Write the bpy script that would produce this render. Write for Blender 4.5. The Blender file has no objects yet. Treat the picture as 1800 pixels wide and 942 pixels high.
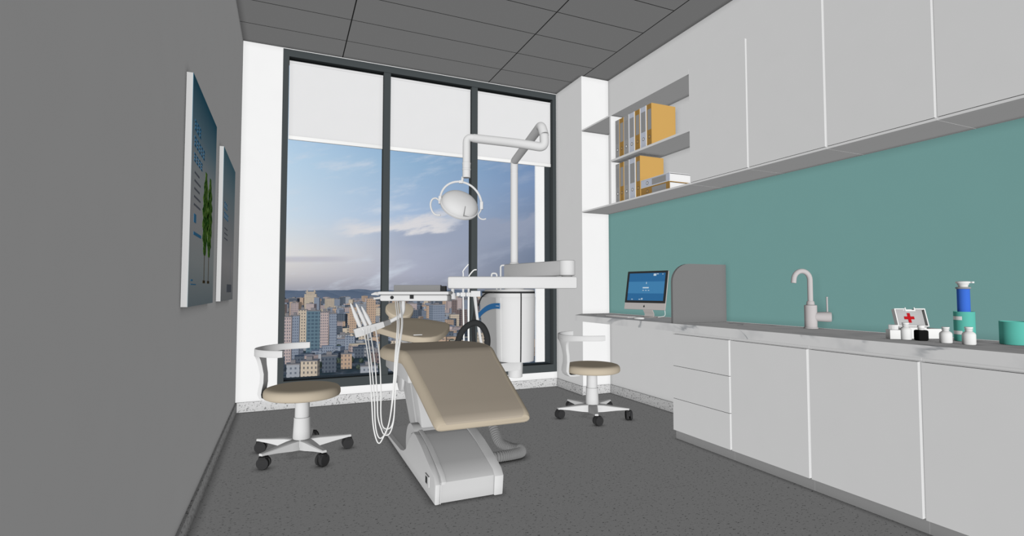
import bpy, bmesh, math, random
from mathutils import Vector, Matrix
PI = math.pi
sc = bpy.context.scene
COL = sc.collection
rnd = random.Random(7)

# ---------------------------------------------------------------- colour / materials
def lin(c):
    return tuple(((v / 255) / 12.92 if v / 255 <= .04045 else ((v / 255 + .055) / 1.055) ** 2.4) for v in c)

def nodes_of(m):
    m.use_nodes = True
    nt = m.node_tree
    return nt, nt.nodes['Principled BSDF']

def mat(name, rgb, rough=.9, spec=0.0, metal=0.0, bump=None):
    """rgb is linear albedo; a faint procedural mottling keeps it node based"""
    m = bpy.data.materials.new(name)
    nt, b = nodes_of(m)
    n = nt.nodes.new('ShaderNodeTexNoise'); n.inputs['Scale'].default_value = 6
    r = nt.nodes.new('ShaderNodeMapRange')
    r.inputs['To Min'].default_value = .985; r.inputs['To Max'].default_value = 1.015
    tc = nt.nodes.new('ShaderNodeTexCoord')
    nt.links.new(tc.outputs['Object'], n.inputs['Vector'])
    nt.links.new(n.outputs['Fac'], r.inputs['Value'])
    mx = nt.nodes.new('ShaderNodeVectorMath'); mx.operation = 'SCALE'
    mx.inputs[0].default_value = rgb[:3]
    nt.links.new(r.outputs['Result'], mx.inputs['Scale'])
    nt.links.new(mx.outputs['Vector'], b.inputs['Base Color'])
    b.inputs['Roughness'].default_value = rough
    b.inputs['Specular IOR Level'].default_value = spec
    b.inputs['Metallic'].default_value = metal
    return m

class NT:
    """tiny helper to write node graphs"""
    def __init__(s, nt): s.nt = nt
    def n(s, t, **k):
        nd = s.nt.nodes.new(t)
        for a, v in k.items(): setattr(nd, a, v)
        return nd
    def link(s, a, b): s.nt.links.new(a, b)
    def put(s, sock, v):
        if isinstance(v, (int, float)): sock.default_value = v
        elif isinstance(v, tuple): sock.default_value = v if len(v) == len(sock.default_value) else v + (1,)
        else: s.link(v, sock)
    def m(s, op, a, b=0.0, c=0.0, clamp=False):
        nd = s.n('ShaderNodeMath', operation=op); nd.use_clamp = clamp
        for i, v in enumerate((a, b, c)): s.put(nd.inputs[i], v)
        return nd.outputs[0]
    def mix(s, f, a, b):
        nd = s.n('ShaderNodeMix', data_type='RGBA')
        s.put(nd.inputs[0], f); s.put(nd.inputs[6], a); s.put(nd.inputs[7], b)
        return nd.outputs[2]
    def ramp(s, f, stops):
        nd = s.n('ShaderNodeValToRGB')
        e = nd.color_ramp.elements
        while len(e) < len(stops): e.new(.5)
        for el, (p, c) in zip(e, stops):
            el.position = p; el.color = tuple(c[:3]) + (1,)
        s.link(f, nd.inputs[0]); return nd.outputs[0]
    def noise(s, vec, scale, detail=2.0, rough=.5):
        nd = s.n('ShaderNodeTexNoise'); nd.inputs['Scale'].default_value = scale
        nd.inputs['Detail'].default_value = detail; nd.inputs['Roughness'].default_value = rough
        if vec is not None: s.link(vec, nd.inputs['Vector'])
        return nd.outputs['Fac']
    def sstep(s, v, lo, hi):
        nd = s.n('ShaderNodeMapRange', interpolation_type='SMOOTHSTEP')
        s.put(nd.inputs['Value'], v); nd.inputs['From Min'].default_value = lo; nd.inputs['From Max'].default_value = hi
        return nd.outputs['Result']

def node_mat(name, fn, rough=.9, spec=0.0):
    m = bpy.data.materials.new(name)
    nt, b = nodes_of(m); h = NT(nt)
    tc = h.n('ShaderNodeTexCoord'); sx = h.n('ShaderNodeSeparateXYZ')
    h.link(tc.outputs['Object'], sx.inputs[0])
    col = fn(h, tc.outputs['Object'], sx.outputs)
    h.link(col, b.inputs['Base Color'])
    b.inputs['Roughness'].default_value = rough; b.inputs['Specular IOR Level'].default_value = spec
    return m

def g(v): return (v, v, v)
WHITE = mat('white_paint', (.85, .85, .85))
CAB = mat('white_cabinet_laminate', (.85, .85, .85))
UNIT = mat('dental_unit_white_plastic', (.69, .69, .69))
UNIT_SHADED = mat('dental_unit_white_shaded', (.50, .50, .50))  # white unit plastic, darkened to carry the shade of its side faces
UNIT_GREY = mat('dental_unit_grey_plastic', (.25, .25, .25))
UNIT_SHELL = mat('dental_unit_shell', (.60, .60, .60))
DARK = mat('black_plastic', (.035, .036, .037))
RUBBER = mat('castor_rubber', (.042, .042, .043))
BEIGE = mat('beige_upholstery', (.54, .467, .362))
BEIGE_SHADED = mat('beige_upholstery_shaded', (.46, .40, .325))  # same beige upholstery, darkened to carry the flat panel's shading
FRAME = mat('window_frame_grey', (.063, .072, .075))
TEAL = mat('teal_splashback', (.255, .495, .475))
SCREENGREY = mat('grey_divider', (.205, .205, .205))
BLIND = mat('blind_fabric', (.74, .74, .745))
TAP = mat('brushed_tap_metal', (.56, .53, .53))
TUBE = mat('white_tube', (.88, .88, .87))
DUCT = mat('grey_flexible_duct', (.24, .24, .24))
GREYTOE = mat('plinth_grey', (.385, .385, .385))
BLUE = mat('blue_stripe', (.045, .18, .42))
BLUECYL = mat('blue_container', (.055, .17, .68))
TEALCUP = mat('teal_container', (.12, .50, .42))
PILL = mat('white_bottle_plastic', (.86, .86, .85))
BLACKB = mat('black_bottle_plastic', (.012, .012, .012))
RED = mat('red_cross', (.50, .015, .02))
ALU = mat('aluminium_case', (.50, .47, .455))
ORANGE = mat('orange_binder_board', (.60, .36, .11))
BROWN = mat('orange_binder_spine', (.42, .245, .075))
GREYB = mat('grey_binder_board', (.40, .40, .40))
GREYL = mat('grey_spine_label', (.36, .36, .36))
WHITEB = mat('white_binder_board', (.85, .85, .86))
LID_SHADE = mat('lid_inner_shade_grey', (.50, .50, .50))  # white lid plastic with its shade put into the colour
BLUISH = mat('white_binder_spine', (.62, .66, .76))
RINGM = mat('ring_metal', (.12, .12, .12))
PICEDGE = mat('picture_edge', (.62, .62, .62))
SINKW = mat('edge_trim_white', (.85, .85, .85))

def f_floor(h, v, s):
    st = h.n('ShaderNodeMapping'); h.link(v, st.inputs[0]); st.inputs['Scale'].default_value = (1, 1.6, 1)
    n1 = h.noise(st.outputs[0], 62, 2.5, .6)
    spots = h.sstep(n1, .615, .645)
    n2 = h.noise(v, 160, 2)
    base = h.mix(n2, (.515, .515, .515), (.64, .64, .64))
    n3 = h.noise(v, 42, 1)
    lt = h.m('MULTIPLY', h.sstep(n3, .66, .70), .35)
    base = h.mix(lt, base, (.70, .70, .70))
    return h.mix(h.m('MULTIPLY', spots, .78), base, (.13, .13, .13))
FLOORM = node_mat('speckled_vinyl_floor', f_floor)

def f_terr(h, v, s):
    n1 = h.noise(v, 78, 2.5, .6)
    spots = h.sstep(n1, .59, .615)
    n2 = h.noise(v, 60, 2)
    base = h.mix(n2, (.53, .53, .53), (.66, .66, .66))
    return h.mix(h.m('MULTIPLY', spots, .8), base, (.15, .15, .15))
TERR = node_mat('terrazzo_skirting', f_terr)

CEIL_X = (-.975, .43, 1.833, 2.63)
def f_ceil(h, v, s):
    fac = None
    for x in (.43, 1.833, 2.63):
        d = h.m('ABSOLUTE', h.m('SUBTRACT', s[0], x))
        l = h.m('LESS_THAN', d, .0045)
        fac = l if fac is None else h.m('MAXIMUM', fac, l)
    yy = h.m('MULTIPLY', h.m('SUBTRACT', s[1], 4.458 + 3.68), 1 / .368)
    fr = h.m('ABSOLUTE', h.m('SUBTRACT', h.m('FRACT', h.m('ADD', yy, 40.5)), .5))
    l = h.m('LESS_THAN', fr, .0035 / .368)
    l = h.m('MULTIPLY', l, h.m('LESS_THAN', s[0], 2.63))
    l = h.m('MULTIPLY', l, h.m('LESS_THAN', s[1], 4.6))
    fac = h.m('MAXIMUM', fac, l)
    return h.mix(fac, (.545, .545, .545), (.04, .04, .04))
CEILM = node_mat('ceiling_panels', f_ceil)

def f_marble(h, v, s):
    mp = h.n('ShaderNodeMapping'); h.link(v, mp.inputs[0]); mp.inputs['Scale'].default_value = (1, .55, 1.3)
    w = h.n('ShaderNodeTexNoise'); w.inputs['Scale'].default_value = 2.2; w.inputs['Detail'].default_value = 5
    w.inputs['Distortion'].default_value = 1.2; h.link(mp.outputs[0], w.inputs['Vector'])
    d = h.m('ABSOLUTE', h.m('SUBTRACT', w.outputs['Fac'], .5))
    vein = h.m('SUBTRACT', 1.0, h.sstep(d, .0, .030))
    msk = h.sstep(h.noise(v, 3.1, 2), .43, .55)
    vein = h.m('MULTIPLY', h.m('MULTIPLY', vein, msk), .75)
    soft = h.m('MULTIPLY', h.sstep(h.noise(v, 5, 4), .48, .66), .28)
    base = h.mix(soft, (.84, .84, .84), (.46, .475, .50))
    return h.mix(vein, base, (.32, .34, .36))
MARBLE = node_mat('white_marble', f_marble, rough=.6)

def glass(name, ior=1.06):
    m = bpy.data.materials.new(name); nt, b = nodes_of(m)
    b.inputs['Transmission Weight'].default_value = 1; b.inputs['Roughness'].default_value = 0
    b.inputs['IOR'].default_value = ior; b.inputs['Base Color'].default_value = (.985, .99, .99, 1)
    return m
GLASS = glass('window_glass')

def emis(name, rgb, st=1.0):
    m = bpy.data.materials.new(name); nt, b = nodes_of(m)
    b.inputs['Base Color'].default_value = (0, 0, 0, 1); b.inputs['Specular IOR Level'].default_value = 0
    b.inputs['Emission Color'].default_value = tuple(rgb) + (1,); b.inputs['Emission Strength'].default_value = st
    return m
SCR_A = emis('screen_blue', lin((48, 102, 148)))
SCR_B = emis('screen_light_blue', lin((66, 124, 168)))
SCR_W = emis('screen_white', lin((190, 205, 215)))

# ---------------------------------------------------------------- mesh builder
class MB:
    def __init__(s): s.bm = bmesh.new(); s.mi = 0
    def _f(s, vs):
        try:
            f = s.bm.faces.new(vs); f.material_index = s.mi; f.smooth = True; return f
        except ValueError: return None
    def box(s, a, b, M=None, bev=0.0):
        x0, y0, z0 = a; x1, y1, z1 = b
        P = [Vector(p) for p in ((x0,y0,z0),(x1,y0,z0),(x1,y1,z0),(x0,y1,z0),(x0,y0,z1),(x1,y0,z1),(x1,y1,z1),(x0,y1,z1))]
        if M is not None: P = [M @ p for p in P]
        v = [s.bm.verts.new(p) for p in P]
        fs = [s._f([v[i] for i in q]) for q in ((0,3,2,1),(4,5,6,7),(0,1,5,4),(1,2,6,5),(2,3,7,6),(3,0,4,7))]
        if bev > 0:
            es = list({e for f in fs for e in f.edges})
            r = bmesh.ops.bevel(s.bm, geom=es, offset=bev, segments=2, affect='EDGES', profile=.5)
            for f in r['faces']: f.smooth = True; f.material_index = s.mi
        return s
    def loft(s, secs, cap=True, close=False):
        rings = [[s.bm.verts.new(p) for p in sec] for sec in secs]
        n = len(rings[0]); R = len(rings)
        for i in range(R if close else R - 1):
            a, b = rings[i], rings[(i + 1) % R]
            for k in range(n): s._f([a[k], a[(k + 1) % n], b[(k + 1) % n], b[k]])
        if cap and not close:
            s._f(list(reversed(rings[0]))); s._f(rings[-1])
        return s
    def tube(s, pts, r, n=12, cap=True, sx=1.0, sy=1.0, up=None, square=False, close=False):
        pts = [Vector(p) for p in pts]
        rs = r if isinstance(r, (list, tuple)) else [r] * len(pts)
        m = len(pts); tang = []
        for i in range(m):
            if close: t = pts[(i + 1) % m] - pts[(i - 1) % m]
            else: t = pts[min(i + 1, m - 1)] - pts[max(i - 1, 0)]
            tang.append(t.normalized())
        u = Vector(up) if up is not None else (Vector((0, 0, 1)) if abs(tang[0].z) < .9 else Vector((1, 0, 0)))
        secs = []
        for i in range(m):
            t = tang[i]; u = (u - t * u.dot(t))
            if u.length < 1e-6: u = t.orthogonal()
            u.normalize(); w = t.cross(u)
            if square:
                ang = [PI/4 + k * PI/2 for k in range(4)]; q = rs[i] * math.sqrt(2)
                sec = [pts[i] + u * math.cos(a) * q * sx + w * math.sin(a) * q * sy for a in ang]
            else:
                sec = [pts[i] + u * math.cos(2*PI*k/n) * rs[i] * sx + w * math.sin(2*PI*k/n) * rs[i] * sy for k in range(n)]
            secs.append(sec)
            if up is not None: u = Vector(up)
        return s.loft(secs, cap, close)
    def cyl(s, a, b, r, r2=None, n=24):
        return s.tube([a, b], [r, r if r2 is None else r2], n=n)
    def lathe(s, prof, c=(0, 0, 0), n=28, M=None):
        """profile [(r,z)] bottom to top about z at c"""
        c = Vector(c); secs = []
        for r, z in prof:
            r = max(r, 1e-4)
            ps = [Vector((r * math.cos(2*PI*k/n), r * math.sin(2*PI*k/n), z)) for k in range(n)]
            secs.append([(M @ p if M is not None else p + c) for p in ps])
        return s.loft(secs)
    def prism(s, outline, h0, h1, axis='z', M=None, bev=0.0):
        """outline 2D extruded along axis between h0 and h1"""
        def P(a, b, h):
            p = {'z': (a, b, h), 'x': (h, a, b), 'y': (a, h, b)}[axis]; p = Vector(p)
            return M @ p if M is not None else p
        lo = [s.bm.verts.new(P(a, b, h0)) for a, b in outline]; hi = [s.bm.verts.new(P(a, b, h1)) for a, b in outline]
        n = len(outline); fs = []
        for k in range(n): fs.append(s._f([lo[k], lo[(k+1) % n], hi[(k+1) % n], hi[k]]))
        fs.append(s._f(list(reversed(lo)))); fs.append(s._f(hi))
        if bev > 0:
            es = {e for f in fs[-2:] for e in f.edges}
            r = bmesh.ops.bevel(s.bm, geom=list(es), offset=bev, segments=2, affect='EDGES', profile=.5)
            for f in r['faces']: f.smooth = True; f.material_index = s.mi
        return s

def base_loc(p):
    v = Vector((0, 0, 0))
    while p is not None:
        v += p.location; p = p.parent
    return v

def obj(name, mb, m, parent=None, sharp=35, label=None):
    me = bpy.data.meshes.new(name)
    bm = mb.bm
    bmesh.ops.recalc_face_normals(bm, faces=bm.faces)
    if parent is not None:
        bmesh.ops.translate(bm, verts=bm.verts, vec=-base_loc(parent))
    for e in bm.edges:
        if len(e.link_faces) == 2 and e.calc_face_angle(0) > math.radians(sharp): e.smooth = False
    bm.to_mesh(me); bm.free()
    for q in (m if isinstance(m, (list, tuple)) else [m]): me.materials.append(q)
    o = bpy.data.objects.new(name, me); COL.objects.link(o)
    if parent is not None: o.parent = parent
    if label: o['label'] = label
    return o

def thing(name, label, cat, loc=(0, 0, 0), group=None):
    o = bpy.data.objects.new(name, None); o.empty_display_size = .05; COL.objects.link(o)
    o.location = loc; tag(o, label, cat, group); return o
def tag(o, label, cat, group=None):
    o['label'] = label; o['category'] = cat
    if group: o['group'] = group
    return o
def struct(name, mb, m, **k):
    o = obj(name, mb, m, **k); o['kind'] = 'structure'; return o
def center(o):
    """move a single-mesh thing's origin to its base"""
    vs = [v.co for v in o.data.vertices]
    c = Vector(((min(v.x for v in vs) + max(v.x for v in vs)) / 2, (min(v.y for v in vs) + max(v.y for v in vs)) / 2, min(v.z for v in vs)))
    for v in o.data.vertices: v.co -= c
    o.location = c; return o
def copy_tree(o, parent=None):
    c = o.copy(); COL.objects.link(c); c.parent = parent
    for ch in [k for k in bpy.data.objects if k.parent == o]: copy_tree(ch, c)
    return c
def catmull(pts, k=8):
    P = [Vector(p) for p in pts]; P = [2*P[0]-P[1]] + P + [2*P[-1]-P[-2]]; out = []
    for i in range(1, len(P) - 2):
        a, b, c, d = P[i-1:i+3]
        for j in range(k):
            t = j / k
            out.append(.5*((2*b)+(c-a)*t+(2*a-5*b+4*c-d)*t*t+(3*b-a-3*c+d)*t**3))
    out.append(P[-2]); return out
def fillet(pts, r, k=6):
    """polyline with rounded corners"""
    P = [Vector(p) for p in pts]; out = [P[0]]
    for i in range(1, len(P) - 1):
        a, b, c = P[i-1], P[i], P[i+1]
        d1 = (a - b); d2 = (c - b); rr = min(r, d1.length*.49, d2.length*.49)
        p = b + d1.normalized()*rr; q = b + d2.normalized()*rr
        for j in range(k + 1):
            t = j / k; out.append(p*(1-t)**2 + b*2*t*(1-t) + q*t*t)
    out.append(P[-1]); return out

# ---------------------------------------------------------------- dimensions (metres)
XL, XR = -.365, 2.92          # left / right wall
YB, YF = 4.80, -1.5           # window wall / wall behind
H = 3.09
XP, YP = 2.61, 4.285          # projecting pier in the far right corner

# ---------------------------------------------------------------- room shell
b = MB().box((XL-.2, YF-.2, -.1), (XR+.2, YB+.2, 0)); struct('floor', b, FLOORM)
b = MB().box((XL-.2, YF-.2, H), (XR+.2, YB+.2, H+.1)); struct('ceiling', b, CEILM)
b = MB().box((XL-.2, YF, 0), (XL, YB, H)); struct('wall_left', b, WHITE)
b = MB().box((XR, YF, 0), (XR+.2, YB, H)); struct('wall_right', b, WHITE)
b = MB().box((XL-.2, YF-.2, 0), (XR+.2, YF, H)); struct('wall_front', b, WHITE)
WX0, WX1, WZ0, WZ1 = -.057, 2.605, .15, 3.082
b = MB()
b.box((XL-.2, YB, 0), (WX0, YB+.2, H)); b.box((WX1, YB, 0), (XR+.2, YB+.2, H))
b.box((WX0, YB, 0), (WX1, YB+.2, WZ0)); b.box((WX0, YB, WZ1), (WX1, YB+.2, H))
struct('wall_back', b, WHITE)
b = MB().box((XP, YP, 0), (XR, YB, H)); struct('wall_corner', b, WHITE)
b = MB().box((XL, YB-.012, 0), (XP, YB, .081)); struct('baseboard_back', b, TERR)
b = MB().box((XL, YF, 0), (XL+.012, YB-.012, .081)); struct('baseboard_left', b, TERR)
b = MB().box((XP-.012, YP-.012, 0), (XP, YB-.012, .081)).box((XP, YP-.012, 0), (XR-.012, YP, .081)); struct('baseboard_corner', b, TERR)
b = MB().box((XR-.012, 2.812, 0), (XR, YP-.012, .081)); struct('baseboard_right', b, TERR)
# teal splashback panel between worktop and wall cupboards
b = MB().box((XR-.006, YF, .772), (XR, YP, 1.745)); struct('wall_splashback', b, TEAL)
b = MB().box((XR-.012, YF, .772), (XR-.006, YP, .7745)); struct('trim_1', b, SINKW)

# window: frame, mullions, glass
w = thing('window_1', '', ''); del w['label']; del w['category']; w['kind'] = 'structure'
w.location = (1.27, YB, WZ0)
b = MB()
y0, y1 = YB-.006, YB+.195
b.box((WX0, y0, WZ0), (WX0+.048, y1, WZ1)); b.box((WX1-.040, y0, WZ0), (WX1, y1, WZ1))
b.box((WX0+.048, y0, WZ1-.062), (WX1-.040, y1, WZ1)); b.box((WX0+.048, y0, WZ0), (WX1-.040, y1, WZ0+.078))
obj('window_frame', b, FRAME, w, sharp=20)
for x in (.800, 1.660):
    b = MB().box((x, YB, WZ0+.078), (x+.062, YB+.085, WZ1-.062)); obj('mullion', b, FRAME, w, sharp=20)
for a, c in ((WX0+.048, .806), (.856, 1.666), (1.716, WX1-.040)):
    b = MB().box((a, YB+.062, WZ0+.078), (c, YB+.068, WZ1-.062)); obj('pane', b, GLASS, w, sharp=20)
# white pier standing just outside the glass
b = MB().box((2.512, YB+.3, -.3), (2.80, YB+.325, 3.4)); struct('trim_2', b, WHITE)

# roller blinds
WORD = ('left', 'middle', 'right')
for i, (a, c) in enumerate(((-.006, .797), (.865, 1.657), (1.725, 2.558))):
    t = thing('roller_blind', f'white roller blind half lowered over the {WORD[i]} window pane', 'blind', ((a+c)/2, YB+.04, 2.31), 'roller blinds')
    b = MB().box((a, YB+.038, 2.335), (c, YB+.041, 3.0)); obj('fabric', b, BLIND, t)
    b = MB().box((a, YB+.028, 2.305), (c, YB+.048, 2.340), bev=.004); obj('bottom_bar', b, PILL, t, label='bright white bottom bar')
    b = MB().cyl((a, YB+.047, 2.992), (c, YB+.047, 2.992), .014); obj('roller', b, BLIND, t)

# ---------------------------------------------------------------- base cupboards
XC = 2.41
PL = .060
def seam_edges(): return (2.798, 2.298, 1.797, 1.295, .793, .291, -.21)
SE = seam_edges()
names_low = ['white base unit of three drawers at the end next to the knee space',
             'white base cupboard with one plain door, right beside the drawer unit',
             'white base cupboard with a plain door below the tap',
             'white base cupboard at the right edge, below the medicine bottles and tall teal canister']
for i in range(5):
    y1_, y0_ = SE[i], SE[i+1]
    lab = names_low[i] if i < 4 else 'white base cupboard beyond the right edge of the photo'
    if i >= 4:
        lab = 'white base cupboard nearest the viewer, past the one below the bottles'
    t = thing('base_cabinet', lab, 'cabinet', ((XC+XR)/2, (y0_+y1_)/2, 0), 'base cupboards')
    b = MB().box((XC+.020, y0_+.0005, PL), (XR-.001, y1_-.0005, .706)); obj('carcass', b, CAB, t)
    b = MB().box((XC+.022, y0_+.0005, 0), (XC+.04, y1_-.0005, PL)); obj('plinth', b, GREYTOE, t, label='grey recessed plinth')
    if i == 0:
        for z0, z1 in ((PL, .2700), (.2728, .4880), (.4908, .701)):
            b = MB().box((XC, y0_+.013, z0), (XC+.018, y1_, z1)); obj('drawer', b, CAB, t)
    else:
        b = MB().box((XC, y0_+.013, PL), (XC+.018, y1_, .701)); obj('door', b, CAB, t)
    b = MB().box((XC+.003, y0_+.0005, .708), (XC+.02, y1_-.0005, .7195)); obj('finger_rail', b, CAB, t)

# worktop with a clipped corner over the knee space
b = MB().prism([(XC-.002, YF), (XR-.006, YF), (XR-.006, YP-.001), (2.592, YP-.001), (XC-.002, 4.088)], .720, .772)
o = obj('worktop', b, MARBLE); tag(o, 'long white veined marble worktop running along the right wall', 'worktop')

# ---------------------------------------------------------------- wall cupboards
XU = 2.61; ZU0, ZU1 = 1.745, 2.576
ys = (2.823, 2.317, 1.812, 1.306, .800, .295, -.21)
labs = ['white wall cupboard door directly beside the open binder shelves',
        'second white wall cupboard from the open binder shelves',
        'third white wall cupboard from the open binder shelves',
        'white wall cupboard above the medicine bottles, at the right edge of the photo',
        'white wall cupboard nearest the viewer, past the one above the bottles']
for i in range(5):
    t = thing('wall_cabinet', labs[i], 'cabinet', ((XU+XR)/2, (ys[i]+ys[i+1])/2, ZU0), 'wall cupboards')
    b = MB().box((XU+.020, ys[i+1]+.0005, ZU0), (XR-.007, ys[i]-.0005, ZU1)); obj('carcass', b, CAB, t)
    b = MB().box((XU, ys[i+1]+.0005, ZU0), (XU+.0195, ys[i]-.0005, ZU0+.012)); obj('bottom_edge', b, CAB, t)
    b = MB().box((XU, ys[i+1]+.012, ZU0+.015), (XU+.018, ys[i], ZU1)); obj('door', b, CAB, t)

# open shelving with the binders
t = thing('wall_shelf', 'white open wall shelving holding rows of binders next to the wall cupboards', 'shelf', (2.76, 3.5, ZU0))
b = MB().box((XU, 2.824, ZU0), (XR-.007, YP-.001, ZU0+.014)); obj('shelf_board', b, CAB, t)
b = MB().box((XU, 2.824, 2.128), (XR-.007, 3.792, 2.146)); obj('shelf_board', b, CAB, t)
b = MB().box((XU, 2.824, 2.541), (XR-.007, 3.812, 2.576)).box((XU, 3.812, 2.541), (XR-.007, YP-.001, 2.555)); obj('top_board', b, CAB, t)
b = MB().box((XU, 3.792, ZU0+.014), (XR-.007, 3.812, 2.541)); obj('divider', b, CAB, t)
b = MB().box((XR-.0069, 2.824, ZU0+.002), (XR-.0005, 3.8, 2.541)); obj('back_panel', b, CAB, t)

# binders
KIND = {'grey': (GREYB, GREYB, GREYL), 'orange': (ORANGE, BROWN, GREYL), 'white': (WHITEB, BLUISH, GREYL)}
def make_binder(kind, label, group, w, h, d=.245):
    """local: spine faces -X at x=0, width along Y, height along Z"""
    cm, sm_, lm = KIND[kind]
    r = thing('lever_arch_binder', label, 'binder', (0, 0, 0), group)
    b = MB(); e = .0035
    b.box((.003, 0, 0), (d, e, h)); b.box((.003, w-e, 0), (d, w, h)); obj('cover', b, cm, r)
    b = MB().box((.006, e, 0), (.009, w-e, h)); obj('spine', b, sm_, r)
    b = MB().box((.0055, w*.14, h*.40), (.006, w*.86, h*.88)); obj('spine_label', b, lm, r, label='grey spine label')
    b = MB(); rr = min(w*.22, .012)
    ring = [(0.0055, w/2 + rr*math.cos(a*PI/8), h*.235 + rr*math.sin(a*PI/8)) for a in range(16)]
    b.tube(ring, .0022, n=6, close=True); obj('finger_ring', b, RINGM, r)
    b = MB().cyl((.0052, w/2, h*.235), (.006, w/2, h*.235), rr*.85, n=16); obj('finger_hole', b, WHITEB if kind == 'white' else (ORANGE if kind == 'orange' else SINKW), r)
    b = MB().box((.010, e+.002, .006), (d-.01, w-e-.002, h-.012)); obj('papers', b, WHITE, r)
    return r
protos = {}
def place_binder(kind, label, group, y0, y1, z, h, x=2.643, lay=False):
    key = (kind, round(abs(y1-y0), 4), h)
    r = make_binder(kind, label, group, abs(y1-y0), h) if key not in protos else copy_tree(protos[key])
    protos.setdefault(key, r)
    r['label'] = label; r['group'] = group
    r.location = (x, min(y0, y1), z)
    return r
up = [('grey', 3.776, 3.722, 'grey binder at the far left end of the upper shelf row'),
      ('orange', 3.718, 3.656, 'first orange binder from the left on the upper shelf'),
      ('grey', 3.652, 3.587, 'grey binder between an orange and a white one on the upper shelf'),
      ('white', 3.582, 3.505, 'white binder just left of the middle orange binder on the upper shelf'),
      ('orange', 3.498, 3.434, 'orange binder standing between the two white binders on the upper shelf'),
      ('white', 3.428, 3.352, 'white binder just left of the last orange binder on the upper shelf'),
      ('orange', 3.344, 3.282, 'orange binder ending the upper row, its broad side showing')]
for k, a, c, l in up: place_binder(k, l, 'binders on the upper shelf', a, c, 2.1462, .347)
lowb = [('grey', 3.776, 3.722, 'grey binder at the far left end of the lower shelf row'),
       ('orange', 3.718, 3.660, 'narrow orange binder second from left on the lower shelf'),
       ('grey', 3.652, 3.590, 'grey binder between an orange and a white one on the lower shelf'),
       ('white', 3.582, 3.500, 'only upright white binder on the lower shelf'),
       ('orange', 3.492, 3.434, 'orange binder ending the lower upright row, beside the two lying flat')]
for k, a, c, l in lowb: place_binder(k, l, 'binders on the lower shelf', a, c, 1.7592, .345)
for k, l, z in (('orange', 'orange binder lying flat under the white one on the lower shelf', 1.7592), ('white', 'white binder lying flat on top of an orange one', 1.8262)):
    r = make_binder(k, l, 'binders lying flat on the lower shelf', .066, .345)
    r.rotation_euler = (PI/2, 0, 0); r.location = (2.643, 3.428, z)

# ---------------------------------------------------------------- grey divider on the worktop
R_ = .13
pts = [(2.425, .772), (XR-.008, .772), (XR-.008, 1.182)]
pts += [(2.425+R_*1.15 - R_*1.15*math.sin(a*PI/16), 1.182-R_+R_*math.cos(a*PI/16)) for a in range(0, 9)]
b = MB().prism(pts, 2.806, 2.824, axis='y'); o = obj('desk_divider', b, SCREENGREY)
center(o); tag(o, 'grey upright desk divider with one rounded corner on the worktop', 'divider')

# ---------------------------------------------------------------- computer
c = thing('desktop_computer', 'all-in-one computer with a blue screen and silver chin on the worktop', 'computer', (2.76, 3.47, .772))
ax = Vector((.278, -.9606, 0)); nb = Vector((.9606, .278, 0))    # across the screen, towards its back
tilt = math.radians(10.5)
upv = (Vector((0, 0, 1))*math.cos(tilt) + nb*math.sin(tilt)).normalized(); nn = ax.cross(upv)
if nn.dot(nb) < 0: nn = -nn
O = Vector((2.715, 3.495, .838))
M = Matrix((ax, nn, upv)).transposed().to_4x4(); M.translation = O
W, Hs = .40, .325; hw = W/2
def rrect(x0, z0, x1, z1, r, k=4):
    out = []
    for cx, cz, a0 in ((x1-r, z0+r, -90), (x1-r, z1-r, 0), (x0+r, z1-r, 90), (x0+r, z0+r, 180)):
        for j in range(k+1):
            a = math.radians(a0 + 90*j/k); out.append((cx+r*math.cos(a), cz+r*math.sin(a)))
    return out
b = MB().prism(rrect(-hw, 0, hw, Hs, .006), 0, .012, axis='y', M=M); obj('case', b, ALU, c)
b = MB().prism(rrect(-hw, .055, hw, Hs, .004), -.0015, 0, axis='y', M=M); bz = obj('bezel', b, DARK, c, label='black glass bezel')
b = MB(); b.box((-hw+.022, -.0022, .075), (hw-.022, -.0016, Hs-.018), M=M)
b.mi = 1; b.box((-hw+.022, -.0026, .135), (hw-.022, -.0023, .235), M=M)
b.mi = 2
for (x, z, ww, hh) in ((-.03, .178, .06, .010), (-.03, .158, .014, .005), (-.003, .158, .014, .005), (.024, .158, .014, .005), (.0, .215, .006, .016),
                       (.066, .283, .026, .018), (.096, .295, .018, .006), (.15, .293, .008, .006), (-.135, .082, .016, .005), (-.06, .082, .018, .005), (-.035, .082, .014, .013)):
    b.box((x, -.0030, z), (x+ww, -.0027, z+hh), M=M)
obj('display', b, [SCR_A, SCR_B, SCR_W], c, label='lit blue display')
b = MB()   # small black fruit-shaped emblem on the chin
ap = []
for k in range(24):
    a = 2*PI*k/24; r = .0085*(1 - .16*math.exp(-((a-PI/2)/.35)**2) - .10*math.exp(-((a-3*PI/2)/.3)**2) - .22*math.exp(-((a if a < PI else a-2*PI))**2/.12))
    ap.append((r*math.cos(a)*.92, .0265 + r*math.sin(a)*1.05))
b.prism(ap, -.0008, 0, axis='y', M=M)
b.prism([(0, .0335), (.0026, .0385), (.0036, .0415), (.001, .0405)], -.0008, 0, axis='y', M=M)
obj('emblem', b, DARK, c)
b = MB()
p0 = O + nn*.012 + upv*.10; p1 = O + nn*.07 + Vector((0, 0, -.01)); p2 = Vector((2.79, 3.516, .779))
path = catmull([O + nn*.013 + upv*.085, O + nn*.045 + upv*.02, Vector((2.79, 3.517, .80)), Vector((2.786, 3.516, .776))], 5)
b.tube(path, .0045, sx=1, sy=10, square=True, up=nn); obj('stand_neck', b, ALU, c)
Mb = Matrix.Rotation(math.atan2(ax.y, ax.x), 4, 'Z'); Mb.translation = Vector((2.765, 3.51, .7722))
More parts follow.
